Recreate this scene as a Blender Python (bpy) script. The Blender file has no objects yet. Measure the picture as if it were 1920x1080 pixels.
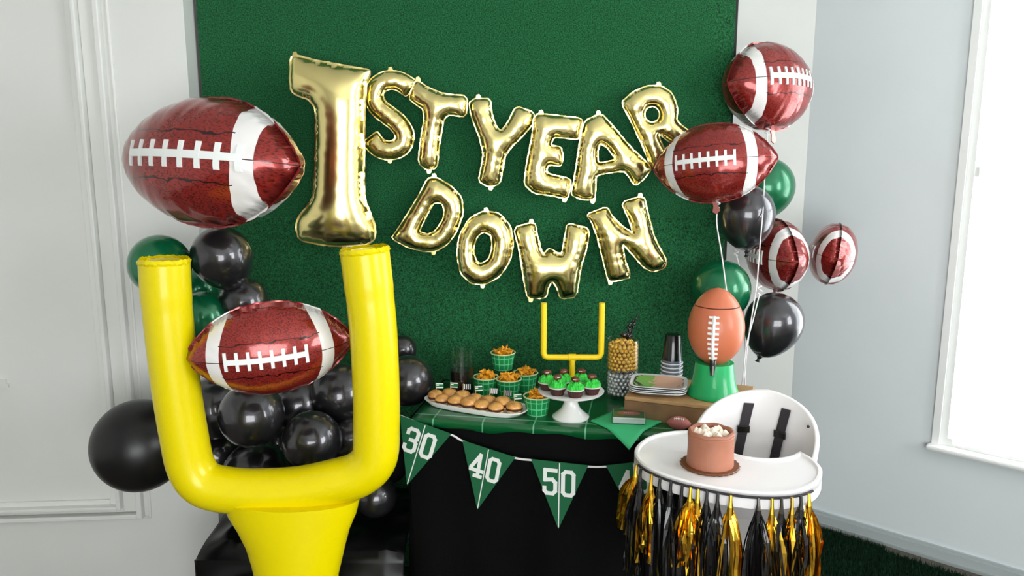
import bpy, math, random
import numpy as np
from mathutils import Vector, Matrix
from mathutils.geometry import delaunay_2d_cdt

scene = bpy.context.scene
COL = scene.collection
PI = math.pi
random.seed(7)
R = math.radians

# ------------------------------------------------------------------ camera
F, CX, CY = 1500.0, 960.0, 540.0
PITCH = R(10.2)
EYE = Vector((0, 0, 1.63))
cd = bpy.data.cameras.new('camera'); cam = bpy.data.objects.new('camera', cd); COL.objects.link(cam)
cd.sensor_width = 36.0; cd.lens = 36.0 * F / 1920.0
cam.location = EYE; cam.rotation_euler = (PI / 2 - PITCH, 0, 0)
cd.clip_start = 0.05; cd.clip_end = 60
scene.camera = cam

# ------------------------------------------------------------------ world, light, exposure
w = bpy.data.worlds.new('world'); scene.world = w; w.use_nodes = True
bg = w.node_tree.nodes['Background']
bg.inputs[0].default_value = (0.86, 0.93, 1.0, 1); bg.inputs[1].default_value = 3.0

def area_light(name, loc, direction, sx, sy, power, color=(1, 1, 1)):
    ld = bpy.data.lights.new(name, 'AREA'); ld.shape = 'RECTANGLE'; ld.size = sx; ld.size_y = sy
    ld.energy = power; ld.color = color
    o = bpy.data.objects.new(name, ld); COL.objects.link(o); o.location = loc
    o.rotation_euler = Vector(direction).to_track_quat('-Z', 'Y').to_euler()
    return o
# daylight standing in the window openings; the rear one is added frontal fill
RC = Vector((1.224, 3.366, 0)); RD = Vector((0.7533, -0.6577, 0)); RN = Vector((-0.6577, -0.7533, 0))   # right wall: corner, direction, inward normal
WIN1 = (0.592, 1.95, 0.475, 2.45)                                                                       # along the wall, sill and head height
wc = RC + RD * ((WIN1[0] + WIN1[1]) / 2) - RN * 0.16
area_light('window_daylight', (wc.x, wc.y, (WIN1[2] + WIN1[3]) / 2), RN, WIN1[1] - WIN1[0], WIN1[3] - WIN1[2], 46, (0.95, 0.98, 1.0))
area_light('window_daylight_side', (3.16, 0.0, 1.75), (-1, 0, 0), 1.6, 1.6, 75, (0.97, 0.99, 1.0))
area_light('window_daylight_rear', (0.35, -2.16, 1.25), (0, 1, 0), 2.4, 1.7, 84, (1.0, 0.985, 0.96))  # added fill from behind the camera, brightens walls and backdrop
scene.view_settings.view_transform = 'Standard'; scene.view_settings.look = 'None'
scene.view_settings.gamma = 1.0; scene.view_settings.exposure = 0.0
scene.view_settings.use_curve_mapping = False
scene.cycles.max_bounces = 8; scene.cycles.diffuse_bounces = 4; scene.cycles.glossy_bounces = 4
scene.cycles.transparent_max_bounces = 12; scene.cycles.transmission_bounces = 6
scene.cycles.caustics_reflective = False; scene.cycles.caustics_refractive = False

# ------------------------------------------------------------------ a point of the place on a sight line
def ray(px, py):
    a = (px - CX) / F; b = (py - CY) / F
    return Vector((a, math.cos(PITCH) - b * math.sin(PITCH), -math.sin(PITCH) - b * math.cos(PITCH)))
def atY(px, py, Y):
    d = ray(px, py); return EYE + d * (Y / d.y)
def atZ(px, py, z):
    d = ray(px, py); return EYE + d * ((z - EYE.z) / d.z)
def at_plane(px, py, p0, n):
    d = ray(px, py); return EYE + d * ((Vector(p0) - EYE).dot(n) / d.dot(n))
def mpp(Y, z=1.1):                                   # metres per pixel at a depth
    return (Y * math.cos(PITCH) + (EYE.z - z) * math.sin(PITCH)) / F

# ------------------------------------------------------------------ materials
def lin(c):
    return tuple((v / 255 / 12.92 if v / 255 <= 0.04045 else ((v / 255 + 0.055) / 1.055) ** 2.4) for v in c)
def mat(name, rgb, rough=0.5, metal=0.0, coat=0.0, spec=0.5, noise=None, bump=None, trans=0.0, ior=1.45, sheen=0.0, coat_rough=0.05, alpha=None):
    """rgb in 0-255; noise=(scale, amount) varies the colour; bump=(scale, strength, distance)"""
    m = bpy.data.materials.new(name); m.use_nodes = True
    nt = m.node_tree; b = nt.nodes['Principled BSDF']
    c = lin(rgb) + (1,)
    b.inputs['Base Color'].default_value = c
    b.inputs['Roughness'].default_value = rough; b.inputs['Metallic'].default_value = metal
    b.inputs['Coat Weight'].default_value = coat; b.inputs['Coat Roughness'].default_value = coat_rough
    b.inputs['Specular IOR Level'].default_value = spec
    b.inputs['Transmission Weight'].default_value = trans; b.inputs['IOR'].default_value = ior
    b.inputs['Sheen Weight'].default_value = sheen
    tc = nt.nodes.new('ShaderNodeTexCoord')
    if noise:
        n = nt.nodes.new('ShaderNodeTexNoise'); n.inputs['Scale'].default_value = noise[0]; n.inputs['Detail'].default_value = 4
        nt.links.new(tc.outputs['Object'], n.inputs['Vector'])
        rp = nt.nodes.new('ShaderNodeValToRGB')
        lo = tuple(v * (1 - noise[1]) for v in c[:3]) + (1,); hi = tuple(min(1, v * (1 + noise[1])) for v in c[:3]) + (1,)
        rp.color_ramp.elements[0].position = 0.3; rp.color_ramp.elements[0].color = lo
        rp.color_ramp.elements[1].position = 0.7; rp.color_ramp.elements[1].color = hi
        nt.links.new(n.outputs['Fac'], rp.inputs['Fac']); nt.links.new(rp.outputs['Color'], b.inputs['Base Color'])
    if bump:
        n2 = nt.nodes.new('ShaderNodeTexNoise'); n2.inputs['Scale'].default_value = bump[0]; n2.inputs['Detail'].default_value = 3
        nt.links.new(tc.outputs['Object'], n2.inputs['Vector'])
        bp = nt.nodes.new('ShaderNodeBump'); bp.inputs['Strength'].default_value = bump[1]; bp.inputs['Distance'].default_value = bump[2]
        nt.links.new(n2.outputs['Fac'], bp.inputs['Height']); nt.links.new(bp.outputs['Normal'], b.inputs['Normal'])
    return m

M = {}
M['wall_white'] = mat('wall_white', (226, 226, 222), 0.55, noise=(3, 0.02), bump=(60, 0.05, 0.002))
M['wall_grey'] = mat('wall_grey', (226, 232, 234), 0.6, noise=(3, 0.02), bump=(60, 0.05, 0.002))
M['ceiling'] = mat('ceiling', (235, 235, 232), 0.7)
M['trim_white'] = mat('trim_white', (228, 228, 224), 0.4)
M['window_white'] = mat('window_white', (240, 240, 238), 0.4)
M['baseboard_grey'] = mat('baseboard_grey', (176, 184, 184), 0.45)
M['floor'] = mat('floor', (92, 84, 76), 0.5, noise=(6, 0.2))
M['board_black'] = mat('board_black', (14, 18, 16), 0.6)
M['turf_wall'] = mat('turf_wall', (26, 94, 53), 0.85, spec=0.2, noise=(230, 0.85), bump=(420, 0.8, 0.005), sheen=0.15)
M['turf_floor'] = mat('turf_floor', (14, 40, 24), 0.9, spec=0.1, noise=(160, 0.5), bump=(200, 0.8, 0.006))
M['turf_blade'] = mat('turf_blade', (18, 48, 30), 0.7, spec=0.2, noise=(300, 0.4))
M['gold'] = mat('gold', (250, 232, 160), 0.2, 1.0, bump=(7, 0.10, 0.02))
M['latex_black'] = mat('latex_black', (66, 64, 68), 0.28, 0.75, coat=1.0, coat_rough=0.05)
M['latex_matte'] = mat('latex_matte', (20, 19, 20), 0.35, 0.0)
M['latex_green'] = mat('latex_green', (10, 112, 70), 0.27, 0.35, coat=0.6, coat_rough=0.06)
M['vinyl_yellow'] = mat('vinyl_yellow', (230, 210, 0), 0.3, 0.0, coat=0.2, spec=0.35, coat_rough=0.08, bump=(4, 0.08, 0.02))
M['plastic_yellow'] = mat('plastic_yellow', (250, 212, 22), 0.4)
M['cloth_black'] = mat('cloth_black', (6, 6, 7), 0.8, spec=0.12, bump=(220, 0.2, 0.002))
M['sheet_black'] = mat('sheet_black', (7, 7, 8), 0.3, spec=0.4)
M['green_sheet'] = mat('green_sheet', (8, 92, 48), 0.3, coat=0.3, spec=0.5)
M['green_napkin'] = mat('green_napkin', (62, 190, 126), 0.6)
M['pennant'] = mat('pennant', (12, 96, 58), 0.7, bump=(300, 0.15, 0.002))
M['print_white'] = mat('print_white', (238, 240, 238), 0.6)
M['ceramic'] = mat('ceramic', (242, 240, 238), 0.18, coat=0.4)
M['cup_green'] = mat('cup_green', (10, 142, 74), 0.5)
M['cup_rim'] = mat('cup_rim', (214, 222, 168), 0.5)
M['chip'] = mat('chip', (252, 160, 34), 0.6, noise=(90, 0.35))
M['bun'] = mat('bun', (226, 156, 82), 0.35, noise=(38, 0.5), coat=0.4)
M['bun_pale'] = mat('bun_pale', (238, 204, 158), 0.6)
M['meat'] = mat('meat', (86, 46, 30), 0.6)
M['wood_pick'] = mat('wood_pick', (222, 196, 150), 0.6)
M['flag_black'] = mat('flag_black', (20, 20, 22), 0.5)
M['flag_green'] = mat('flag_green', (14, 110, 60), 0.5)
M['frosting'] = mat('frosting', (52, 196, 66), 0.5, noise=(60, 0.15))
M['wrapper'] = mat('wrapper', (66, 34, 32), 0.5)
M['wrapper_rim'] = mat('wrapper_rim', (214, 206, 204), 0.5)
M['chocolate'] = mat('chocolate', (96, 44, 26), 0.45)
M['gum_gold'] = mat('gum_gold', (240, 190, 90), 0.22, 0.45)
M['gum_silver'] = mat('gum_silver', (222, 224, 228), 0.2, 0.55)
M['plastic_black'] = mat('plastic_black', (16, 16, 18), 0.2, coat=0.5)
M['plastic_smoke'] = mat('plastic_smoke', (96, 104, 124), 0.25, coat=0.5)
M['dark_drink'] = mat('dark_drink', (16, 10, 10), 0.25)
M['crate'] = mat('crate', (122, 92, 62), 0.6, noise=(14, 0.3))
M['crate_top'] = mat('crate_top', (178, 140, 96), 0.55, noise=(14, 0.2))
M['disp_orange'] = mat('disp_orange', (200, 110, 76), 0.42, coat=0.15, bump=(260, 0.12, 0.001))
M['disp_green'] = mat('disp_green', (16, 172, 98), 0.35, coat=0.3)
M['seam_dark'] = mat('seam_dark', (80, 30, 22), 0.6)
M['toy_ball'] = mat('toy_ball', (176, 104, 98), 0.5)
M['chair_white'] = mat('chair_white', (240, 236, 236), 0.35, coat=0.2)
M['strap'] = mat('strap', (44, 40, 44), 0.7, bump=(400, 0.3, 0.001))
M['steel'] = mat('steel', (170, 170, 172), 0.3, 1.0)
M['cake'] = mat('cake', (168, 108, 84), 0.55, noise=(16, 0.12), bump=(14, 0.25, 0.006))
M['cream'] = mat('cream', (246, 232, 214), 0.6)
M['cake_board'] = mat('cake_board', (120, 72, 44), 0.4, 0.2)
M['foil_gold'] = mat('foil_gold', (226, 178, 60), 0.22, 1.0)
M['foil_black'] = mat('foil_black', (24, 23, 24), 0.22, 0.3, coat=0.6)
M['ribbon'] = mat('ribbon', (236, 232, 234), 0.35, coat=0.3)
M['foil_tail'] = mat('foil_tail', (190, 120, 112), 0.25, 0.6)
M['curtain'] = mat('curtain', (246, 244, 238), 0.8)
M['plate_white'] = mat('plate_white', (222, 224, 226), 0.35, coat=0.3)
M['wood_table'] = mat('wood_table', (150, 130, 110), 0.6)

def glassy(name, tint, gloss=0.08, rough=0.03):
    m = bpy.data.materials.new(name); m.use_nodes = True; nt = m.node_tree; nt.nodes.clear()
    o = nt.nodes.new('ShaderNodeOutputMaterial'); t = nt.nodes.new('ShaderNodeBsdfTransparent'); g = nt.nodes.new('ShaderNodeBsdfGlossy')
    t.inputs[0].default_value = tint + (1,); g.inputs['Roughness'].default_value = rough
    f = nt.nodes.new('ShaderNodeLayerWeight'); f.inputs[0].default_value = 0.5
    pw = nt.nodes.new('ShaderNodeMath'); pw.operation = 'POWER'; pw.inputs[1].default_value = 4.0
    ad = nt.nodes.new('ShaderNodeMath'); ad.operation = 'MULTIPLY_ADD'; ad.inputs[1].default_value = 0.55; ad.inputs[2].default_value = gloss
    nt.links.new(f.outputs['Facing'], pw.inputs[0])
    mx = nt.nodes.new('ShaderNodeMixShader')
    nt.links.new(pw.outputs[0], ad.inputs[0]); nt.links.new(ad.outputs[0], mx.inputs[0])
    nt.links.new(t.outputs[0], mx.inputs[1]); nt.links.new(g.outputs[0], mx.inputs[2]); nt.links.new(mx.outputs[0], o.inputs[0])
    return m
M['pane'] = glassy('pane', (0.97, 0.98, 0.98), 0.0)
M['clear'] = glassy('clear', (0.975, 0.985, 0.98), 0.03)
M['clear_wrap'] = glassy('clear_wrap', (0.93, 0.95, 0.94), 0.12, 0.12)

def sheer(name):
    m = bpy.data.materials.new(name); m.use_nodes = True; nt = m.node_tree; nt.nodes.clear()
    o = nt.nodes.new('ShaderNodeOutputMaterial'); t = nt.nodes.new('ShaderNodeBsdfTransparent'); l = nt.nodes.new('ShaderNodeBsdfTranslucent')
    l.inputs[0].default_value = (0.95, 0.94, 0.9, 1); mx = nt.nodes.new('ShaderNodeMixShader'); mx.inputs[0].default_value = 0.45
    nt.links.new(t.outputs[0], mx.inputs[1]); nt.links.new(l.outputs[0], mx.inputs[2]); nt.links.new(mx.outputs[0], o.inputs[0])
    return m
M['sheer'] = sheer('sheer')

def football_material():
    """printed foil: brown leather grain, two white bands, wavy dark seam lines; attribute 'fb' = (along, across, 0)"""
    m = bpy.data.materials.new('football_print'); m.use_nodes = True; nt = m.node_tree; L = nt.links
    b = nt.nodes['Principled BSDF']
    at = nt.nodes.new('ShaderNodeAttribute'); at.attribute_name = 'fb'
    sp = nt.nodes.new('ShaderNodeSeparateXYZ'); L.new(at.outputs['Vector'], sp.inputs[0])
    def op(kind, a, bb=None, c=None):
        n = nt.nodes.new('ShaderNodeMath'); n.operation = kind
        for i, v in enumerate((a, bb, c)):
            if v is None: continue
            if isinstance(v, (int, float)): n.inputs[i].default_value = v
            else: L.new(v, n.inputs[i])
        return n.outputs[0]
    u = sp.outputs[0]; v = sp.outputs[1]
    au = op('ABSOLUTE', u); w_ = op('ADD', au, op('MULTIPLY', op('MULTIPLY', v, v), 0.2))
    band = op('MULTIPLY', op('GREATER_THAN', w_, 0.59), op('LESS_THAN', w_, 0.74))
    nz = nt.nodes.new('ShaderNodeTexNoise'); nz.inputs['Scale'].default_value = 5.0; nz.inputs['Detail'].default_value = 3; L.new(at.outputs['Vector'], nz.inputs['Vector'])
    wob = op('MULTIPLY', op('SUBTRACT', nz.outputs['Fac'], 0.5), 0.22)
    av = op('ABSOLUTE', op('ADD', v, wob))
    s1 = op('MULTIPLY', op('LESS_THAN', op('ABSOLUTE', op('SUBTRACT', av, 0.36)), 0.011), op('LESS_THAN', au, 0.58))
    s2 = op('MULTIPLY', op('LESS_THAN', op('ABSOLUTE', v), 0.008), op('GREATER_THAN', au, 0.52))
    seam = op('MAXIMUM', s1, s2)
    vo = nt.nodes.new('ShaderNodeTexVoronoi'); vo.inputs['Scale'].default_value = 46; L.new(at.outputs['Vector'], vo.inputs['Vector'])
    rp = nt.nodes.new('ShaderNodeValToRGB'); L.new(vo.outputs['Distance'], rp.inputs['Fac'])
    rp.color_ramp.elements[0].position = 0.1; rp.color_ramp.elements[0].color = lin((84, 20, 20)) + (1,)
    rp.color_ramp.elements[1].position = 0.6; rp.color_ramp.elements[1].color = lin((158, 46, 40)) + (1,)
    mx1 = nt.nodes.new('ShaderNodeMix'); mx1.data_type = 'RGBA'; L.new(band, mx1.inputs[0]); L.new(rp.outputs['Color'], mx1.inputs[6]); mx1.inputs[7].default_value = lin((236, 232, 230)) + (1,)
    mx2 = nt.nodes.new('ShaderNodeMix'); mx2.data_type = 'RGBA'; L.new(seam, mx2.inputs[0]); L.new(mx1.outputs[2], mx2.inputs[6]); mx2.inputs[7].default_value = lin((50, 14, 14)) + (1,)
    L.new(mx2.outputs[2], b.inputs['Base Color'])
    b.inputs['Roughness'].default_value = 0.24; b.inputs['Coat Weight'].default_value = 0.6; b.inputs['Coat Roughness'].default_value = 0.08
    L.new(op('SUBTRACT', 0.45, op('MULTIPLY', band, 0.45)), b.inputs['Metallic'])
    return m
M['football'] = football_material()

def runner_material():
    m = mat('runner_print', (8, 92, 48), 0.28, coat=0.3); nt = m.node_tree; b = nt.nodes['Principled BSDF']; L = nt.links
    tc = nt.nodes.new('ShaderNodeTexCoord'); sp = nt.nodes.new('ShaderNodeSeparateXYZ'); L.new(tc.outputs['Object'], sp.inputs[0])
    def op(kind, a, bb=None):
        n = nt.nodes.new('ShaderNodeMath'); n.operation = kind
        for i, v in enumerate((a, bb)):
            if v is None: continue
            if isinstance(v, (int, float)): n.inputs[i].default_value = v
            else: L.new(v, n.inputs[i])
        return n.outputs[0]
    fr = op('ABSOLUTE', op('SUBTRACT', op('FRACT', op('DIVIDE', sp.outputs[0], 0.155)), 0.5))
    l1 = op('LESS_THAN', fr, 0.013)
    l2 = op('LESS_THAN', op('ABSOLUTE', op('SUBTRACT', sp.outputs[1], 0.028)), 0.0035)
    l3 = op('LESS_THAN', op('ABSOLUTE', op('SUBTRACT', sp.outputs[1], 0.37)), 0.0035)
    ln = op('MAXIMUM', l1, op('MAXIMUM', l2, l3))
    mx = nt.nodes.new('ShaderNodeMix'); mx.data_type = 'RGBA'; L.new(ln, mx.inputs[0])
    mx.inputs[6].default_value = lin((6, 88, 44)) + (1,); mx.inputs[7].default_value = lin((110, 180, 140)) + (1,)
    L.new(mx.outputs[2], b.inputs['Base Color'])
    return m
M['runner'] = runner_material()

def plaid_material():
    """green treat cup with a pale plaid of lines (attribute-free: angle and height of the object)"""
    m = mat('cup_plaid', (10, 142, 74), 0.5); nt = m.node_tree; b = nt.nodes['Principled BSDF']; L = nt.links
    tc = nt.nodes.new('ShaderNodeTexCoord'); sp = nt.nodes.new('ShaderNodeSeparateXYZ'); L.new(tc.outputs['Object'], sp.inputs[0])
    def op(kind, a, bb=None):
        n = nt.nodes.new('ShaderNodeMath'); n.operation = kind
        for i, v in enumerate((a, bb)):
            if v is None: continue
            if isinstance(v, (int, float)): n.inputs[i].default_value = v
            else: L.new(v, n.inputs[i])
        return n.outputs[0]
    ang = op('ARCTAN2', sp.outputs[1], sp.outputs[0])
    l1 = op('LESS_THAN', op('FRACT', op('MULTIPLY', ang, 14 / (2 * PI))), 0.14)
    l2 = op('LESS_THAN', op('FRACT', op('DIVIDE', sp.outputs[2], 0.021)), 0.14)
    ln = op('MAXIMUM', l1, l2)
    mx = nt.nodes.new('ShaderNodeMix'); mx.data_type = 'RGBA'; L.new(ln, mx.inputs[0])
    mx.inputs[6].default_value = lin((8, 138, 70)) + (1,); mx.inputs[7].default_value = lin((110, 205, 150)) + (1,)
    L.new(mx.outputs[2], b.inputs['Base Color'])
    return m
M['plaid'] = plaid_material()

def plate_print():
    m = mat('plate_print', (214, 184, 150), 0.4, coat=0.3); nt = m.node_tree; b = nt.nodes['Principled BSDF']; L = nt.links
    tc = nt.nodes.new('ShaderNodeTexCoord')
    sp = nt.nodes.new('ShaderNodeSeparateXYZ'); L.new(tc.outputs['Object'], sp.inputs[0])
    nz = nt.nodes.new('ShaderNodeTexNoise'); nz.inputs['Scale'].default_value = 28; L.new(tc.outputs['Object'], nz.inputs['Vector'])
    ad = nt.nodes.new('ShaderNodeMath'); ad.operation = 'MULTIPLY_ADD'; L.new(nz.outputs['Fac'], ad.inputs[0]); ad.inputs[1].default_value = 0.09; L.new(sp.outputs[0], ad.inputs[2])
    rp = nt.nodes.new('ShaderNodeValToRGB'); rp.color_ramp.interpolation = 'CONSTANT'
    mr = nt.nodes.new('ShaderNodeMapRange'); mr.inputs['From Min'].default_value = -0.06; mr.inputs['From Max'].default_value = 0.15
    L.new(ad.outputs[0], mr.inputs['Value']); L.new(mr.outputs[0], rp.inputs['Fac'])
    e = rp.color_ramp.elements; e[0].position = 0; e[0].color = lin((70, 60, 56)) + (1,); e[1].position = 0.2; e[1].color = lin((130, 180, 90)) + (1,)
    for p, c in ((0.42, (222, 176, 150)), (0.86, (120, 84, 66))):
        x = e.new(p); x.color = lin(c) + (1,)
    L.new(rp.outputs['Color'], b.inputs['Base Color'])
    return m
M['plate_print'] = plate_print()

# ------------------------------------------------------------------ mesh helpers
class MB:
    def __init__(self): self.v = []; self.f = []
    def add(self, vs, fs):
        k = len(self.v); self.v += [tuple(p) for p in vs]; self.f += [tuple(i + k for i in f) for f in fs]; return self
    def box(self, x0, x1, y0, y1, z0, z1, rot=None, org=(0, 0, 0)):
        vs = [Vector((x, y, z)) for z in (z0, z1) for y in (y0, y1) for x in (x0, x1)]
        if rot is not None: vs = [rot @ v for v in vs]
        vs = [v + Vector(org) for v in vs]
        return self.add(vs, [(0, 2, 3, 1), (4, 5, 7, 6), (0, 1, 5, 4), (2, 6, 7, 3), (0, 4, 6, 2), (1, 3, 7, 5)])
    def obox(self, o, ax, ay, az):                   # box on three edge vectors from corner o
        o, ax, ay, az = map(Vector, (o, ax, ay, az))
        vs = [o + ax * i + ay * j + az * k for k in (0, 1) for j in (0, 1) for i in (0, 1)]
        return self.add(vs, [(0, 2, 3, 1), (4, 5, 7, 6), (0, 1, 5, 4), (2, 6, 7, 3), (0, 4, 6, 2), (1, 3, 7, 5)])
    def lathe(self, prof, n=32, org=(0, 0, 0), sx=1, sy=1, fn=None):
        k = len(self.v); ox, oy, oz = org
        for (r, z) in prof:
            for i in range(n):
                a = 2 * PI * i / n; rr = r * (fn(a, z) if fn else 1)
                self.v.append((ox + rr * sx * math.cos(a), oy + rr * sy * math.sin(a), oz + z))
        for j in range(len(prof) - 1):
            for i in range(n):
                i2 = (i + 1) % n
                self.f.append((k + j * n + i, k + j * n + i2, k + (j + 1) * n + i2, k + (j + 1) * n + i))
        self.f.append(tuple(k + i for i in reversed(range(n))))
        self.f.append(tuple(k + (len(prof) - 1) * n + i for i in range(n)))
        return self
    def tube(self, pts, r, n=10, cap=True):
        pts = [Vector(p) for p in pts]; rs = r if isinstance(r, (list, tuple)) else [r] * len(pts)
        k = len(self.v); up = None
        for j, p in enumerate(pts):
            t = (pts[min(j + 1, len(pts) - 1)] - pts[max(j - 1, 0)]).normalized()
            if up is None:
                up = Vector((0, 1, 0)) if abs(t.y) < 0.9 else Vector((0, 0, 1))
            s = t.cross(up).normalized(); up = s.cross(t).normalized()
            for i in range(n):
                a = 2 * PI * i / n
                self.v.append(tuple(p + (s * math.cos(a) + up * math.sin(a)) * rs[j]))
        for j in range(len(pts) - 1):
            for i in range(n):
                i2 = (i + 1) % n
                self.f.append((k + j * n + i, k + j * n + i2, k + (j + 1) * n + i2, k + (j + 1) * n + i))
        if cap:
            self.f.append(tuple(k + i for i in reversed(range(n)))); self.f.append(tuple(k + (len(pts) - 1) * n + i for i in range(n)))
        return self
    def ball(self, c, r, nu=12, nv=8, s=(1, 1, 1)):
        prof = [(max(1e-4, r * math.sin(PI * j / nv)), -r * math.cos(PI * j / nv)) for j in range(nv + 1)]
        k = len(self.v)
        for (q, z) in prof:
            for i in range(nu):
                a = 2 * PI * i / nu
                self.v.append((c[0] + q * math.cos(a) * s[0], c[1] + q * math.sin(a) * s[1], c[2] + z * s[2]))
        for j in range(nv):
            for i in range(nu):
                i2 = (i + 1) % nu
                self.f.append((k + j * nu + i, k + j * nu + i2, k + (j + 1) * nu + i2, k + (j + 1) * nu + i))
        return self
    def prism(self, poly, d):                        # polygon of 3D points pushed along d
        n = len(poly); d = Vector(d); vs = [Vector(p) for p in poly]; vs += [p + d for p in vs]
        return self.add(vs, [tuple(range(n)), tuple(reversed(range(n, 2 * n)))] + [(i, i + n, (i + 1) % n + n, (i + 1) % n) for i in range(n)])
    def mesh(self, name, m, smooth=True):
        me = bpy.data.meshes.new(name); me.from_pydata(self.v, [], self.f)
        me.validate(); me.update()
        me.materials.append(M[m] if isinstance(m, str) else m)
        if smooth:
            me.polygons.foreach_set('use_smooth', [True] * len(me.polygons))
            try: me.set_sharp_from_angle(angle=R(38))
            except Exception: pass
        return me
    def build(self, name, m, parent=None, loc=(0, 0, 0), rot=(0, 0, 0), smooth=True, label=None):
        o = bpy.data.objects.new(name, self.mesh(name, m, smooth)); COL.objects.link(o)
        o.location = loc; o.rotation_euler = rot
        if parent is not None: o.parent = parent
        if label: o['label'] = label
        return o
def bevel(o, wdt, seg=2):
    b = o.modifiers.new('bevel', 'BEVEL'); b.width = wdt; b.segments = seg; b.limit_method = 'ANGLE'; b.angle_limit = R(40); return o
def tag(o, label, cat, group=None, kind=None):
    o['label'] = label; o['category'] = cat
    if group: o['group'] = group
    if kind: o['kind'] = kind
    return o
def struct(o, label=None):
    o['kind'] = 'structure'
    if label: o['label'] = label
    return o
def empty(name, loc=(0, 0, 0), rot=(0, 0, 0)):
    o = bpy.data.objects.new(name, None); o.empty_display_size = 0.05; COL.objects.link(o); o.location = loc; o.rotation_euler = rot; return o
def copy_tree(o, parent=None):
    c = o.copy(); COL.objects.link(c); c.parent = parent
    for ch in list(o.children): copy_tree(ch, c)
    return c
def smooth_path(pts, n=8, closed=False):
    pts = [Vector(p) for p in pts]; out = []; m = len(pts)
    for i in range(m if closed else m - 1):
        g = (lambda k: pts[k % m]) if closed else (lambda k: pts[min(max(k, 0), m - 1)])
        p0, p1, p2, p3 = g(i - 1), g(i), g(i + 1), g(i + 2)
        for j in range(n):
            t = j / n
            out.append(0.5 * ((2 * p1) + (p2 - p0) * t + (2 * p0 - 5 * p1 + 4 * p2 - p3) * t * t + (3 * p1 - p0 - 3 * p2 + p3) * t ** 3))
    if not closed: out.append(pts[-1])
    return out

# ================================================================== THE ROOM
CEIL = 2.75
LC = Vector((-1.092, 2.78, 0)); LD = Vector((-math.cos(R(4)), -math.sin(R(4)), 0)); LN = Vector((math.sin(R(4)), -math.cos(R(4)), 0))
struct(MB().box(-3.4, 3.6, -2.4, 3.7, -0.06, 0.0).build('floor', 'floor', smooth=False), 'grey brown floor boards under the turf')
struct(MB().box(-3.4, 3.6, -2.4, 3.7, CEIL, CEIL + 0.06).build('ceiling', 'ceiling', smooth=False), 'white ceiling')
struct(MB().box(-1.3, RC.x + 0.2, 3.366, 3.44, 0, CEIL).build('wall_back', 'wall_white', smooth=False), 'white back wall showing right of the green backdrop')
wl = MB(); wl.obox(LC, LD * 2.3, -LN * 0.7, (0, 0, CEIL)); struct(wl.build('wall_left', 'wall_white', smooth=False), 'pale panelled wall on the left')
struct(MB().box(-3.46, -3.34, -2.4, 3.0, 0, CEIL).build('wall_side', 'wall_white', smooth=False), 'white side wall')
# right wall, in four pieces round the window
a0, a1, z0, z1 = WIN1
T = -RN * 0.10
wr = MB()
def on_right(s, z, off=0.0): return RC + RD * s + RN * off + Vector((0, 0, z))
for (s0, s1, q0, q1) in ((-0.05, a0, 0, CEIL), (a1, 2.55, 0, CEIL), (a0, a1, 0, z0), (a0, a1, z1, CEIL)):
    wr.obox(on_right(s0, q0), RD * (s1 - s0), T, (0, 0, q1 - q0))
struct(wr.build('wall_right', 'wall_grey', smooth=False), 'grey wall with the bright window')
E = RC + RD * 2.5
ws = MB()                                            # side wall on the right, behind the camera's field, with a window opening
for (y0, y1, q0, q1) in ((E.y - 0.1, 0.8, 0, CEIL), (-0.8, -2.4, 0, CEIL), (0.8, -0.8, 0, 0.95), (0.8, -0.8, 2.55, CEIL)):
    ws.box(3.02, 3.12, min(y0, y1), max(y0, y1), q0, q1)
struct(ws.build('wall_side', 'wall_white', smooth=False), 'white wall with a second window')
wb = MB()
for (x0, x1, q0, q1) in ((-3.4, -0.85, 0, CEIL), (1.55, 3.2, 0, CEIL), (-0.85, 1.55, 0, 0.40), (-0.85, 1.55, 2.10, CEIL)):
    wb.box(x0, x1, -2.1, -2.0, q0, q1)
struct(wb.build('wall_rear', 'wall_white', smooth=False), 'white wall behind the camera')

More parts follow.
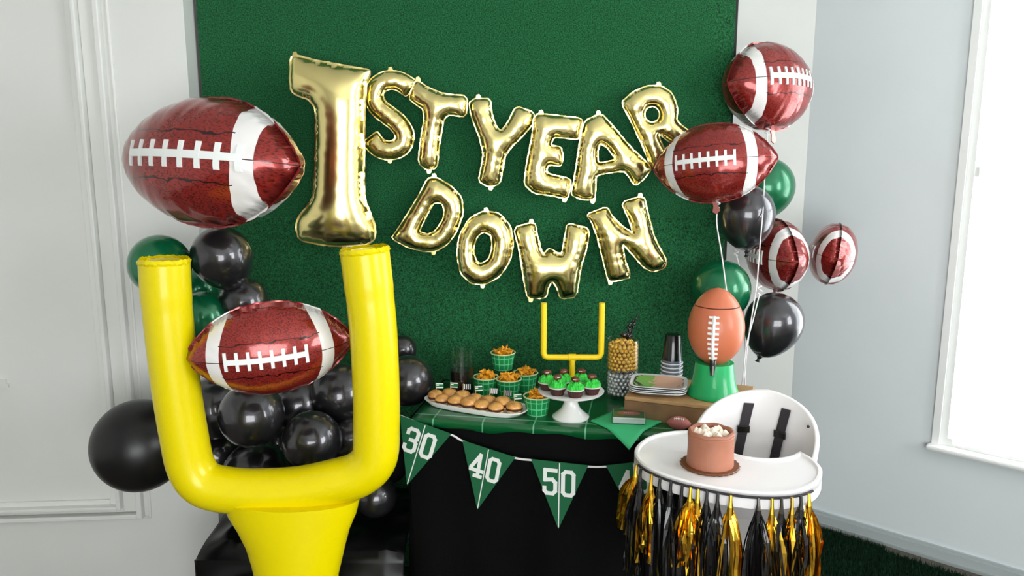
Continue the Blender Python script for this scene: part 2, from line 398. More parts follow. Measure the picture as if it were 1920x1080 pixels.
# windows
def window(n, o, ax, nrm, wdt, q0, q1, label, curtain=False):
    ax, nrm = Vector(ax), Vector(nrm); t = struct(empty('window_%d' % n, o), label)
    zv = Vector((0, 0, 1)); f = MB(); e = 0.03
    for (s0, s1, r0, r1) in ((0, e, q0, q1), (wdt - e, wdt, q0, q1), (e, wdt - e, q0, q0 + e), (e, wdt - e, q1 - e, q1)):
        f.obox(ax * s0 + zv * r0 - nrm * 0.03, ax * (s1 - s0), nrm * 0.028, zv * (r1 - r0))
    f.build('window_frame', 'window_white', t, smooth=False)
    mu = MB().obox(ax * (wdt / 2 - 0.02) + zv * (q0 + e) - nrm * 0.028, ax * 0.04, nrm * 0.024, zv * (q1 - q0 - 2 * e)); mu.build('mullion', 'window_white', t, smooth=False)
    zc = (q0 + q1) / 2 + 0.05
    MB().obox(ax * e + zv * zc - nrm * 0.027, ax * (wdt - 2 * e), nrm * 0.022, zv * 0.035).build('meeting_rail', 'window_white', t, smooth=False)
    for k in range(2):
        MB().obox(ax * (e + k * (wdt / 2 - e)) + zv * (q0 + e) - nrm * 0.018, ax * (wdt / 2 - e), nrm * 0.004, zv * (q1 - q0 - 2 * e)).build('pane', 'pane', t, smooth=False)
    c = MB(); cw = 0.022
    for (s0, s1, r0, r1) in ((-cw, 0.004, q0, q1 + cw), (wdt - 0.004, wdt + cw, q0, q1 + cw), (0, wdt, q1, q1 + cw)):
        c.obox(ax * s0 + zv * r0, ax * (s1 - s0), nrm * 0.014, zv * (r1 - r0))
    c.build('window_casing', 'window_white', t, smooth=False)
    si = MB().obox(ax * (-0.035) + zv * (q0 - 0.022) - nrm * 0.03, ax * (wdt + 0.07), nrm * 0.075, zv * 0.022).build('window_sill', 'window_white', t, smooth=False); bevel(si, 0.008)
    if curtain:
        m = MB(); nn = 60
        for i in range(nn + 1):
            s = 0.05 + (wdt - 0.1) * i / nn; q = 0.018 + 0.010 * math.sin(i * 1.3) + 0.004 * math.sin(i * 0.47)
            for zz in (q0 + 0.02, q1 - 0.02): m.v.append(tuple(ax * s + nrm * (q + 0.004) + zv * zz))
        m.f = [(2 * i, 2 * i + 2, 2 * i + 3, 2 * i + 1) for i in range(nn)]
        m.build('sheer_curtain', 'sheer', t)
    return t
window(1, RC + RD * a0, RD, RN, a1 - a0, z0, z1, 'overexposed white window in the grey right wall', True)
window(2, (3.02, 0.8, 0), (0, -1, 0), (-1, 0, 0), 1.6, 0.95, 2.55, 'window in the side wall beyond the frame')
window(3, (1.55, -2.0, 0), (-1, 0, 0), (0, 1, 0), 2.4, 0.40, 2.10, 'wide window behind the camera')  # added opening, houses the frontal fill lamp

# baseboard on the right wall: two stepped mouldings
bb = MB(); bb.obox(on_right(0.0, 0), RD * 2.5, RN * 0.018, (0, 0, 0.046)); bb.obox(on_right(0.0, 0.046), RD * 2.5, RN * 0.011, (0, 0, 0.012))
bb.obox(on_right(0.0, 0), RD * 2.5, RN * 0.026, (0, 0, 0.014))
struct(bb.build('baseboard_right', 'baseboard_grey', smooth=False), 'grey baseboard along the right wall')
# panel mouldings on the left wall: nested frames with stepped profiles
def on_left(px, py): 
    p = at_plane(px, py, LC, LN); return (p - LC).dot(LD), p.z
def moulding(n, s_in, z_in, steps, label, s_far=2.2, z_top=2.62):
    """an L of moulding: an upright on the right and a rail below; steps = (offset, width, depth)"""
    m = MB()
    zv = Vector((0, 0, 1))
    for (o, wd, wz, dp) in steps:
        s = s_in - o; z = z_in - o * 0.55
        m.obox(LC + LD * (s - wd) + zv * (z - wz) - LN * 0.002, LD * wd, LN * dp, zv * (z_top - z + wz))
        m.obox(LC + LD * s + zv * (z - wz) - LN * 0.002, LD * (s_far - s), LN * dp, zv * wz)
    o = m.build('trim_%d' % n, 'trim_white', smooth=False); bevel(o, 0.004, 2); return struct(o, label)
s_in, _ = on_left(160, 420); _, z_in = on_left(100, 938)
moulding(1, s_in, z_in, ((0.0, 0.030, 0.020, 0.014), (0.030, 0.016, 0.014, 0.042), (0.046, 0.05, 0.022, 0.016), (0.096, 0.020, 0.018, 0.034), (0.130, 0.010, 0.008, 0.010)), 'stepped white panel moulding on the left wall')
s2, z2 = on_left(14, 712)
m = MB(); zv = Vector((0, 0, 1))
m.obox(LC + LD * s2 + zv * (z2 - 0.012) - LN * 0.002, LD * 0.7, LN * 0.016, zv * 0.014); m.obox(LC + LD * (s2 - 0.006) + zv * (z2 - 0.026), LD * 0.7, LN * 0.010, zv * 0.014)
struct(m.build('trim_2', 'trim_white', smooth=False), 'short ledge end of an inner panel moulding')

# turf mat on the floor
def inside_room(x, y): return (Vector((x, y, 0)) - RC).dot(RN) > 0.05 and y < 3.33
tm = MB(); random.seed(3)
rag = []
N = 60
for i in range(N + 1):
    s = 0.06 + 1.9 * i / N
    p = RC + RD * s + RN * (0.045 + 0.02 * random.random() + (0.035 * (s > 0.45)))
    rag.append((p.x, p.y))
poly = [(x, y, 0.006) for x, y in rag] + [(rag[-1][0], 1.2, 0.006), (-1.0, 1.2, 0.006), (-1.0, 2.74, 0.006), (-0.9, 3.33, 0.006), (1.18, 3.33, 0.006)]
turf = empty('turf_mat', (0.5, 2.3, 0)); tag(turf, 'dark green artificial turf mat spread over the floor', 'turf')
o = MB().prism([(x - 0.5, y - 2.3, z) for x, y, z in reversed(poly)], (0, 0, -0.006)).build('backing', 'turf_floor', turf, smooth=False)
bl = MB(); cnt = 0
while cnt < 36000:
    x = 0.72 + 1.35 * random.random(); y = 2.35 + 0.98 * random.random()
    d = (Vector((x, y, 0)) - RC).dot(RN); s = (Vector((x, y, 0)) - RC).dot(RD)
    if d < 0.055 + (0.03 if s > 0.45 else 0) + 0.02 * random.random() or s < 0: continue
    a = random.random() * 2 * PI; h = 0.014 + 0.016 * random.random(); lx, ly = 0.012 * (random.random() - 0.5), 0.012 * (random.random() - 0.5)
    cx_, sy_ = math.cos(a) * 0.0022, math.sin(a) * 0.0022
    X, Y = x - 0.5, y - 2.3
    bl.add([(X - cx_, Y - sy_, 0.005), (X + cx_, Y + sy_, 0.005), (X + lx, Y + ly, 0.005 + h)], [(0, 1, 2)]); cnt += 1
o = bl.build('grass_blades', 'turf_blade', turf, smooth=False); o['kind'] = 'stuff'

# green turf backdrop
BY = 2.88
bd = empty('turf_backdrop', (-0.15, BY, 0)); tag(bd, 'tall dark green turf backdrop wall behind the gold letter balloons', 'backdrop')
def bbox_part(name, x0, x1, y0, y1, q0, q1, m): 
    return MB().box(x0 + 0.15, x1 + 0.15, y0 - BY, y1 - BY, q0, q1).build(name, m, bd, smooth=False)
bbox_part('support_board', -1.088, 0.782, BY + 0.012, BY + 0.04, 0, 2.6, 'board_black')
zs = atY(1280, 410, BY).z; xs = 0.70
bbox_part('turf_panel', -1.086, xs, BY, BY + 0.012, zs, 2.6, 'turf_wall')
bbox_part('turf_panel', -1.086, xs, BY - 0.006, BY + 0.010, 0.01, zs + 0.004, 'turf_wall')
bbox_part('turf_strip', xs + 0.001, 0.772, BY + 0.006, BY + 0.014, 0.01, 2.6, 'turf_wall')

# ================================================================== INFLATABLE GOAL POST
GY = 2.0
g = mpp(GY)
gp = empty('inflatable_goal_post', (atY(555, 920, GY).x, GY, 0)); tag(gp, 'large yellow inflatable goal post in the foreground', 'goal post')
def gl(px, py, dy=0.0): return atY(px, py, GY) - Vector(gp.location) + Vector((0, dy, 0))
U = [(308, 494), (312, 560), (320, 640), (331, 730), (344, 810), (358, 874), (385, 908), (440, 920), (500, 921), (560, 917), (620, 905), (673, 889), (702, 858), (706, 800), (705, 720), (700, 620), (692, 540), (684, 474)]
path = smooth_path([gl(*p) for p in U], 6)
ru = []
for k in range(len(path)):
    t = k / (len(path) - 1)
    r_ = 44 * g
    if t < 0.06 or t > 0.94: r_ = 45 * g
    ru.append(r_)
tb = MB(); tb.tube(path, ru, 36, cap=False)
fr_ = tb.build('upright_frame', 'vinyl_yellow', gp)
def end_cap(p, t):                                   # gently domed end with a ragged welded seam round it
    t = t.normalized(); s = t.cross(Vector((0, 1, 0))).normalized(); q = s.cross(t).normalized(); r0 = 45 * g
    m = MB(); n = 36
    for j in range(6):
        a = j / 5 * PI / 2
        for i in range(n):
            b = 2 * PI * i / n; m.v.append(tuple(p + (s * math.cos(b) + q * math.sin(b)) * r0 * (1 - 0.999 * (j / 5) ** 1.6) + t * 0.012 * math.sin(a)))
    for j in range(5):
        for i in range(n): m.f.append((j * n + i, j * n + (i + 1) % n, (j + 1) * n + (i + 1) % n, (j + 1) * n + i))
    m.build('end_cap', 'vinyl_yellow', gp)
    m = MB(); n = 72; random.seed(5)
    for i in range(n):
        b = 2 * PI * i / n; e = s * math.cos(b) + q * math.sin(b); k = 0.0005 + 0.004 * random.random()
        for (rr, hh) in ((r0 * 0.96, -0.004), (r0 + k, 0.002 + 0.006 * random.random()), (r0 * 0.95, 0.012 + 0.004 * random.random())): m.v.append(tuple(p + e * rr + t * hh))
    for i in range(n):
        a, b = 3 * i, 3 * ((i + 1) % n)
        m.f += [(a, b, b + 1, a + 1), (a + 1, b + 1, b + 2, a + 2)]
    m.build('welded_seam', 'vinyl_yellow', gp)
end_cap(path[0], path[0] - path[1]); end_cap(path[-1], path[-1] - path[-2])
# stem: wide collar under the crossbar, narrowing to a column and swelling to a weighted foot on the floor
prof = [((420, 675), 934), ((428, 668), 962), ((446, 656), 990), ((462, 648), 1020), ((472, 641), 1050), ((480, 634), 1080)]
rings = []
for (xa, xb), y in prof:
    A, B = gl(xa, y), gl(xb, y); rings.append(((A + B) / 2, (B - A).length / 2))
c_last, r_last = rings[-1]; zf = c_last.z
for z, rr in ((zf * 0.72, r_last * 0.98), (zf * 0.42, r_last * 1.0), (zf * 0.22, r_last * 1.25), (zf * 0.10, r_last * 1.75), (zf * 0.03, r_last * 1.8), (0.006, r_last * 1.6)):
    rings.append((Vector((c_last.x, 0, z)), rr))
m = MB(); n = 40
for c, rr in rings:
    dpt = min(rr, 0.105 if rr < r_last * 1.2 else 0.2)
    dpt = min(rr * 0.8, 0.085) if c.z > zf - 0.01 else rr * 0.85
    for i in range(n):
        a = 2 * PI * i / n; m.v.append((c.x + rr * math.cos(a), c.y * 0 + dpt * math.sin(a), c.z - (0.012 * math.sin(a) if False else 0)))
for j in range(len(rings) - 1):
    for i in range(n): m.f.append((j * n + i, j * n + (i + 1) % n, (j + 1) * n + (i + 1) % n, (j + 1) * n + i))
m.f.append(tuple(i for i in range(n))); m.f.append(tuple((len(rings) - 1) * n + i for i in range(n)))
m.build('stem', 'vinyl_yellow', gp)

# ================================================================== FOIL SHAPES
def chaikin(p, it=1):
    for _ in range(it):
        q = []
        for i in range(len(p)):
            a, b = p[i], p[(i + 1) % len(p)]
            q += [(a[0] * .84 + b[0] * .16, a[1] * .84 + b[1] * .16), (a[0] * .16 + b[0] * .84, a[1] * .16 + b[1] * .84)]
        p = q
    return p
def resample(p, s):
    p = np.array(p + [p[0]]); d = np.r_[0, np.cumsum(np.hypot(*np.diff(p, axis=0).T))]
    n = max(8, int(round(d[-1] / s))); t = np.linspace(0, d[-1], n, endpoint=False)
    return np.c_[np.interp(t, d, p[:, 0]), np.interp(t, d, p[:, 1])]
def in_poly(pts, loop):
    x, y = pts[:, 0], pts[:, 1]; c = np.zeros(len(pts), bool); n = len(loop)
    for i in range(n):
        x1, y1 = loop[i]; x2, y2 = loop[(i + 1) % n]
        k = ((y1 > y) != (y2 > y)); 
        with np.errstate(divide='ignore', invalid='ignore'):
            xi = (x2 - x1) * (y - y1) / (y2 - y1 + 1e-15) + x1
        c ^= k & (x < xi)
    return c
def foil(loops, s, k, wr_amp, wr_len, lip, seed=1):
    """puffed foil pillow: the outline's membrane solution gives the height; puckers run in from the welded rim"""
    rng = np.random.default_rng(seed)
    Ls = [resample(l, s) for l in loops]
    B = np.vstack(Ls); nb = len(B)
    lo, hi = B.min(0), B.max(0); g_ = []
    rows = int((hi[1] - lo[1]) / (s * .866)) + 1
    for j in range(rows):
        xs_ = np.arange(lo[0] + (j % 2) * s / 2, hi[0], s); g_.append(np.c_[xs_, np.full(len(xs_), lo[1] + j * s * .866)])
    G = np.vstack(g_); ins = np.zeros(len(G), bool)
    for l in Ls: ins ^= in_poly(G, l)
    G = G[ins]; dist = np.array([np.hypot(*(B - p).T).min() for p in G]); G = G[dist > 0.62 * s]
    V = np.vstack([B, G]); ed = []; k0 = 0
    for l in Ls:
        n = len(l); ed += [(k0 + i, k0 + (i + 1) % n) for i in range(n)]; k0 += n
    vo, _, fo, _, _, _ = delaunay_2d_cdt([Vector(p) for p in V], ed, [], 0, 1e-7)
    P = np.array([tuple(p) for p in vo]); T = np.array([f for f in fo if len(f) == 3])
    c = P[T].mean(1); ok = np.zeros(len(T), bool)
    for l in Ls: ok ^= in_poly(c, l)
    T = T[ok]
    n = len(P)
    if n != len(V):                                    # keep the order boundary, interior
        order = [int(np.hypot(*(V - p).T).argmin()) for p in P]
    isb = np.array([np.hypot(*(B - p).T).min() < 1e-6 for p in P])
    A = np.zeros((n, n)); 
    for a, b in ((0, 1), (1, 2), (2, 0)):
        A[T[:, a], T[:, b]] = 1; A[T[:, b], T[:, a]] = 1
    Lp = np.diag(A.sum(1)) - A; I = np.where(~isb)[0]
    u = np.zeros(n); u[I] = np.linalg.solve(Lp[np.ix_(I, I)], np.full(len(I), 1.5 * s * s))
    h = k * np.sqrt(2 * np.maximum(u, 0))
    arc = []; 
    off = 0
    for l in Ls: arc.append(off + np.arange(len(l)) * s); off += len(l) * s + 1.37
    arc = np.concatenate(arc); ph = rng.random(64) * 6.28
    dj = np.hypot(P[:, None, 0] - B[None, :, 0], P[:, None, 1] - B[None, :, 1]); ji = dj.argmin(1); dm = dj.min(1)
    q = arc[ji]; wv = np.sin(2 * PI * q / wr_len + 1.7 * np.sin(q / wr_len * 1.3)) + 0.6 * np.sin(2 * PI * q / (wr_len * 0.57) + 2 * np.sin(q / wr_len * 0.7))
    h = h * (1 + wr_amp * wv * np.exp(-dm / (wr_len * 0.7)))
    vs = []; fs = []
    idx_f = np.arange(n); idx_b = np.where(isb, np.arange(n), 0)
    for i in range(n): vs.append((P[i, 0], -h[i], P[i, 1]))
    bk = {}
    for i in range(n):
        if isb[i]: bk[i] = i
        else: bk[i] = len(vs); vs.append((P[i, 0], h[i], P[i, 1]))
    # orientation: front faces look along -Y
    for t in T:
        a, b, c_ = P[t]; area = (b[0] - a[0]) * (c_[1] - a[1]) - (b[1] - a[1]) * (c_[0] - a[0])
        t = tuple(int(x) for x in (t if area > 0 else t[::-1]))
        fs.append(t); fs.append((bk[t[2]], bk[t[1]], bk[t[0]]))
    # welded lip round every outline
    if lip > 0:
        for li, l in enumerate(Ls):
            nn = len(l); base = [int(np.hypot(*(P - p).T).argmin()) for p in l]
            area = 0.5 * np.sum(l[:, 0] * np.roll(l[:, 1], -1) - np.roll(l[:, 0], -1) * l[:, 1])
            sg = 1 if (area > 0) == (li == 0) else -1
            tg = np.roll(l, -1, 0) - np.roll(l, 1, 0); nr = np.c_[tg[:, 1], -tg[:, 0]]; nr /= np.hypot(*nr.T)[:, None] + 1e-12; nr *= sg
            st = len(vs)
            for i in range(nn):
                e = lip * (0.75 + 0.5 * rng.random()); p = l[i] + nr[i] * e
                vs.append((p[0], (rng.random() - 0.5) * lip * 0.5, p[1]))
            for i in range(nn):
                j = (i + 1) % nn; fs.append((base[i], base[j], st + j, st + i))
    return vs, fs, P, h

# ---- gold letters: outlines traced in two zoomed frames of the photograph
def zA(p): return [(520 + x / 2.7, 80 + y / 2.7) for x, y in p]
def zB(p): return [(860 + x / 2.4545, 150 + y / 2.4545) for x, y in p]
def stroke(pts, hw):
    pts = [Vector((x, y, 0)) for x, y in pts]; sp_ = smooth_path(pts, 5); Lf, Rt = [], []
    for i, p in enumerate(sp_):
        t = (sp_[min(i + 1, len(sp_) - 1)] - sp_[max(i - 1, 0)]).normalized(); nn = Vector((-t.y, t.x, 0))
        Lf.append((p + nn * hw)[:2]); Rt.append((p - nn * hw)[:2])
    return [tuple(p) for p in Lf] + [tuple(p) for p in reversed(Rt)]
def ell(cx_, cy_, rx, ry, rot=0, n=22):
    return [(cx_ + rx * math.cos(a) * math.cos(rot) - ry * math.sin(a) * math.sin(rot), cy_ + rx * math.cos(a) * math.sin(rot) + ry * math.sin(a) * math.cos(rot)) for a in (2 * PI * i / n for i in range(n))]
LET = [
 ('1', 'number', zA, [[(72, 62), (180, 88), (300, 112), (400, 130), (468, 138), (462, 175), (446, 210), (442, 300), (438, 500), (436, 700), (440, 790), (465, 860), (495, 930), (490, 1000), (440, 1022), (320, 1030), (230, 1022), (110, 998), (95, 930), (112, 880), (160, 822), (185, 775), (193, 690), (197, 500), (199, 390), (190, 320), (160, 285), (108, 268), (72, 246), (66, 170)]], 0.0),
 ('S', 'letter', zA, [stroke([(680, 236), (622, 197), (560, 190), (508, 218), (490, 270), (510, 325), (562, 368), (615, 412), (645, 470), (626, 525), (570, 546), (512, 530), (468, 478)], 46)], 0.0),
 ('T', 'letter', zA, [[(702, 186), (765, 230), (850, 262), (962, 270), (955, 375), (872, 364), (848, 378), (835, 420), (820, 520), (808, 632), (760, 646), (715, 610), (725, 500), (745, 385), (738, 335), (700, 310), (665, 280)]], 0.01),
 ('Y', 'letter', zB, [[(48, 105), (80, 84), (145, 88), (150, 150), (172, 215), (195, 235), (225, 200), (265, 120), (347, 150), (342, 200), (290, 262), (238, 312), (212, 352), (205, 400), (188, 478), (140, 492), (92, 465), (105, 400), (115, 340), (95, 260), (60, 170)]], 0.0),
 ('E', 'letter', zB, [[(345, 178), (365, 155), (450, 163), (572, 178), (560, 228), (552, 272), (490, 266), (437, 262), (422, 302), (470, 308), (480, 350), (472, 397), (412, 388), (402, 420), (420, 435), (516, 456), (513, 500), (500, 547), (420, 530), (345, 520), (303, 480), (310, 410), (325, 330), (340, 250)]], 0.012),
 ('A', 'letter', zB, [[(582, 188), (655, 153), (712, 215), (782, 300), (890, 405), (852, 455), (812, 487), (785, 445), (760, 416), (632, 436), (630, 490), (626, 550), (570, 550), (518, 530), (530, 470), (545, 380), (555, 300), (566, 240)], [(650, 290), (680, 306), (724, 362), (700, 374), (642, 384), (638, 330)]], 0.0),
 ('R', 'letter', zB, [[(748, 105), (800, 57), (865, 28), (930, 26), (982, 60), (1008, 130), (1002, 190), (1060, 235), (1110, 275), (1068, 335), (1000, 302), (948, 268), (916, 242), (932, 290), (962, 342), (966, 378), (920, 412), (885, 396), (850, 310), (800, 200)], ell(890, 158, 36, 38)], 0.012),
 ('D', 'letter', zA, [[(760, 690), (800, 680), (872, 720), (932, 780), (942, 860), (905, 960), (862, 1020), (800, 1056), (740, 1056), (660, 1036), (578, 990), (600, 958), (660, 868), (720, 768)], [(805, 808), (835, 814), (848, 850), (838, 900), (800, 955), (762, 972), (718, 958), (728, 930), (762, 860), (788, 816)]], 0.0),
 ('O', 'letter', zB, [[(115, 603), (185, 612), (237, 670), (252, 750), (237, 830), (190, 902), (120, 942), (58, 936), (8, 888), (-8, 800), (4, 715), (48, 638)], [(115, 697), (150, 714), (155, 770), (140, 826), (100, 848), (77, 828), (67, 770), (85, 718)]], 0.01),
 ('W', 'letter', zB, [[(253, 680), (350, 653), (362, 720), (387, 806), (420, 772), (450, 796), (475, 800), (490, 720), (500, 658), (602, 685), (592, 760), (562, 860), (541, 998), (470, 1007), (453, 955), (430, 922), (412, 955), (402, 1002), (318, 1007), (300, 920), (280, 780)]], 0.0),
 ('N', 'letter', zB, [[(588, 620), (682, 583), (707, 630), (760, 680), (803, 706), (788, 650), (748, 563), (852, 533), (872, 620), (902, 730), (958, 832), (945, 868), (890, 882), (850, 860), (800, 802), (752, 748), (763, 820), (792, 907), (740, 922), (690, 927), (668, 840), (638, 720), (612, 650)]], 0.0),
]
LBL = {'1': 'tall gold foil number 1 balloon at the start of the banner', 'S': 'gold foil letter S balloon right beside the number 1', 'T': 'gold foil letter T balloon between S and Y',
       'Y': 'gold foil letter Y balloon between T and E', 'E': 'gold foil letter E balloon between Y and A', 'A': 'gold foil letter A balloon between E and R',
       'R': 'gold foil letter R balloon tilted behind the football balloon', 'D': 'gold foil letter D balloon starting the lower row', 'O': 'gold foil letter O balloon in the lower row',
       'W': 'gold foil letter W balloon above the small goal post', 'N': 'gold foil letter N balloon ending the lower row'}
for k, (ch, kd, fn, lps, dy) in enumerate(LET):
    big = ch == '1'; Yb = (2.775 if big else 2.815) - dy
    W_ = [[atY(x, y, Yb) for x, y in fn(l)] for l in lps]
    allp = [p for l in W_ for p in l]; cx_ = sum(p.x for p in W_[0]) / len(W_[0]); cz_ = sum(p.z for p in W_[0]) / len(W_[0])
    loops = []
    for l in W_:
        q = [(p.x - cx_, p.z - cz_) for p in l]
        loops.append(chaikin(q, 1))
    vs, fs, P, h = foil(loops, 0.0115 if big else 0.0072, 0.78 if big else 0.86, 0.02 if big else 0.05, 0.05 if big else 0.036, 0.005 if big else 0.0032, seed=k + 3)
    mb = MB(); mb.v = vs; mb.f = fs
    root = empty('foil_%s_balloon' % kd, (cx_, Yb, cz_)); tag(root, LBL[ch], 'balloon', 'gold foil banner balloons')
    o = mb.build('foil_body', 'gold', root)
    top = max(loops[0], key=lambda p: p[1]); bot = min(loops[0], key=lambda p: p[1])
    for (tx, tz), sg in ((top, 1), (bot, -1)):       # flat hanging tab and filling tail
        m = MB(); wv = 0.010; pts = []
        for (dx, dz) in ((-wv, -0.006), (wv, -0.006), (wv * 0.8, 0.008), (wv * 0.3, 0.014), (-wv * 0.6, 0.012)): pts.append((tx + dx, -0.001, tz + sg * dz))
        m.prism(pts if sg > 0 else list(reversed(pts)), (0, 0.002, 0)); m.build('foil_tab', 'gold', root, smooth=False)

# ---- football balloons
FL_, FH_ = 0.215, 0.132
out = []
for i in range(60):
    x = -1 + 2 * i / 60; out.append((x * FL_, FH_ * max(0.0, 1 - abs(x) ** 2.3) ** 0.84))
for i in range(60):
    x = 1 - 2 * i / 60; out.append((x * FL_, -FH_ * max(0.0, 1 - abs(x) ** 2.3) ** 0.84))
vs, fs, FP, Fh = foil([list(reversed(out))], 0.0085, 0.98, 0.030, 0.05, 0.004, seed=40)
mb = MB(); mb.v = vs; mb.f = fs; FB_MESH = mb.mesh('football_foil', 'football')
atr = FB_MESH.attributes.new('fb', 'FLOAT_VECTOR', 'POINT')
dat = []
for v in FB_MESH.vertices: dat += [v.co.x / FL_, v.co.z / FH_, 0.0]
atr.data.foreach_set('vector', dat)
def fsurf(x, z):
    d = np.hypot(FP[:, 0] - x, FP[:, 1] - z); i = np.argsort(d)[:5]; w_ = 1 / (d[i] + 1e-4); return float((Fh[i] * w_).sum() / w_.sum())
def lace_mesh(st=1.0, sh=0.0):
    lc = MB()
    def lace_bar(x0, z0, x1, z1, hw, n=10):
        k = len(lc.v); d = Vector((x1 - x0, z1 - z0)).normalized(); nn = Vector((-d.y, d.x))
        for j in range(n + 1):
            t = j / n; x = x0 + (x1 - x0) * t; z = z0 + (z1 - z0) * t
            for sg in (-1, 1):
                px_, pz_ = x + nn.x * hw * sg, z + nn.y * hw * sg; hh = fsurf(px_, pz_)
                lc.v.append((px_, -hh - 0.0035, pz_)); lc.v.append((px_, -hh + 0.003, pz_))
        for j in range(n):
            a = k + 4 * j; lc.f += [(a, a + 4, a + 6, a + 2), (a, a + 1, a + 5, a + 4), (a + 2, a + 6, a + 7, a + 3)]
        a = k + 4 * n; lc.f += [(k, k + 2, k + 3, k + 1), (a, a + 1, a + 3, a + 2)]
    xa, xb = -0.112 * st + sh, 0.088 * st + sh
    lace_bar(xa, 0.002, xb, 0.002, 0.0075, 26)
    for i in range(8): lace_bar(xa + (xb - xa) * i / 7, -0.024, xa + (xb - xa) * i / 7, 0.028, 0.0042, 8)
    return lc.mesh('laces', 'print_white')
LACE_MESH = lace_mesh()
def football(loc, rot, sc, label, name='football_balloon', tail=False, lace=None):
    root = empty(name, loc, rot); root.scale = sc; tag(root, label, 'balloon', 'football foil balloons')
    lm_, bm_ = LACE_MESH, FB_MESH
    if lace:                                           # a print with longer laces and its left band set further round the end
        lm_ = lace_mesh(*lace); bm_ = FB_MESH.copy(); at_ = bm_.attributes['fb']; buf = np.zeros(len(bm_.vertices) * 3); at_.data.foreach_get('vector', buf)
        buf[0::3] = np.where(buf[0::3] < 0, buf[0::3] * 0.6, buf[0::3] * 0.95); at_.data.foreach_set('vector', buf)
    for nme, me in (('foil_body', bm_), ('laces', lm_)):
        o = bpy.data.objects.new(nme, me); COL.objects.link(o); o.parent = root
    if tail:
        m = MB(); random.seed(11)
        pts = []
        for (dx, dz) in ((-0.012, 0.01), (0.012, 0.01), (0.010, -0.012), (0.016, -0.03), (0.004, -0.042), (-0.010, -0.034), (-0.006, -0.014)): pts.append((dx, -0.002, -FH_ + dz))
        m.prism(list(reversed(pts)), (0, 0.004, 0)); m.build('filling_tail', 'foil_tail', root, smooth=False)
    return root
football(atY(509, 652, 2.03), (R(3), R(-3.5), R(16)), (1.0 * 152 * mpp(2.03) / FL_,) * 2 + (0.92,), 'red brown football balloon held between the yellow goal uprights')
football(atY(396, 305, 2.32), (R(-9), R(1), R(-27)), (1.52, 1.62, 1.38), 'big football balloon on the left above the black balloon', lace=(1.2, 0.042))
football(atY(1338, 306, 2.62), (R(-7), R(-6), R(-24)), (0.92, 0.95, 0.95), 'football balloon with laces floating in front of the letter R', tail=True)
football(atY(1440, 163, 2.85), (R(-12), R(2), R(33)), (0.94, 1.16, 1.14), 'topmost football balloon at right, seen obliquely, white band left', tail=True)
football(atY(1456, 478, 2.88), (R(0), R(0), R(-87)), (0.92, 0.9, 0.97), 'football balloon seen end-on beside the backdrop edge', tail=True)
football(atY(1561, 476, 2.93), (R(-10), R(0), R(-106)), (0.8, 0.78, 0.86), 'rightmost football balloon, seen end-on against the grey wall')

# ---- latex balloons
def latex_mesh(stretch, mname):
    m = MB(); prof = []
    for j in range(29):
        a = PI * j / 28 * 0.955                       # from crown to neck
        r = math.sin(a); z = math.cos(a)
        if z < 0: r *= 1 - 0.16 * (z * z) ; z *= stretch
        prof.append((max(r, 1e-3), z))
    prof += [(0.07, prof[-1][1] - 0.06), (0.05, prof[-1][1] - 0.11)]
    m.lathe(list(reversed(prof)), 36); return m.mesh('latex_body', mname), prof[-1][1]
KN = MB(); KN.ball((0, 0, 0), 0.055, 12, 8, (1, 1, 0.8)); KN.lathe([(0.03, 0.0), (0.09, -0.06), (0.1, -0.075), (0.02, -0.05)], 12)
LM = {}
def latex(px, py, r_px, Y, kind, label, neck=(0.1, 0.8, -0.5), stretch=1.12, group='black balloon cluster'):
    key = (kind, stretch)
    if key not in LM:
        me, zt = latex_mesh(stretch, {'b': 'latex_black', 'm': 'latex_matte', 'g': 'latex_green'}[kind])
        LM[key] = (me, zt, KN.mesh('knot', {'b': 'latex_black', 'm': 'latex_matte', 'g': 'latex_green'}[kind]))
    me, zt, kn = LM[key]
    p = atY(px, py, Y); r = r_px * mpp(Y, p.z)
    q = Vector(neck).normalized().to_track_quat('-Z', 'Y')
    root = empty('latex_balloon', p, q.to_euler()); root.scale = (r, r, r); tag(root, label, 'balloon', group)
    o = bpy.data.objects.new('latex_body', me); COL.objects.link(o); o.parent = root
    o = bpy.data.objects.new('knot', kn); COL.objects.link(o); o.parent = root; o.location = (0, 0, zt - 0.02)
    return root
latex(415, 480, 56, 2.46, 'b', 'black balloon directly under the big left football balloon', (0.35, 0.25, -1), 1.25)
latex(300, 497, 57, 2.42, 'g', 'green balloon behind the left upright top', (0.2, 0.5, -1), 1.1, 'green balloons')
latex(381, 594, 48, 2.46, 'g', 'green balloon beside the left tip of the held football', (0.6, 0.3, -0.2), 1.1, 'green balloons')
latex(372, 540, 36, 2.66, 'g', 'small dark green balloon peeking out below the black one', (0, 1, -0.2), 1.1, 'green balloons')
latex(457, 566, 46, 2.5, 'b', 'black balloon peeking above the held football', (-0.3, 0.6, -0.4))
latex(262, 835, 86, 2.36, 'm', 'large matte black balloon left of the goal post', (0.9, 0.3, 0.25), 1.15)
latex(404, 764, 60, 2.55, 'b', 'black balloon low beside the left upright, partly hidden', (0.2, 0.9, -0.2))
latex(472, 778, 61, 2.33, 'b', 'large shiny black balloon just below the held football, left', (0.2, 0.9, -0.3))
latex(561, 757, 50, 2.52, 'b', 'black balloon behind, right under the held football middle', (-0.1, 0.9, -0.2))
latex(585, 826, 56, 2.34, 'b', 'shiny black balloon resting above the crossbar at its middle', (-0.2, 0.9, 0.2))
latex(640, 738, 58, 2.52, 'b', 'black balloon partly behind the right upright', (-0.2, 0.9, -0.2))
latex(662, 822, 46, 2.46, 'b', 'small black balloon tucked beside the right upright base', (-0.3, 0.9, 0.1))
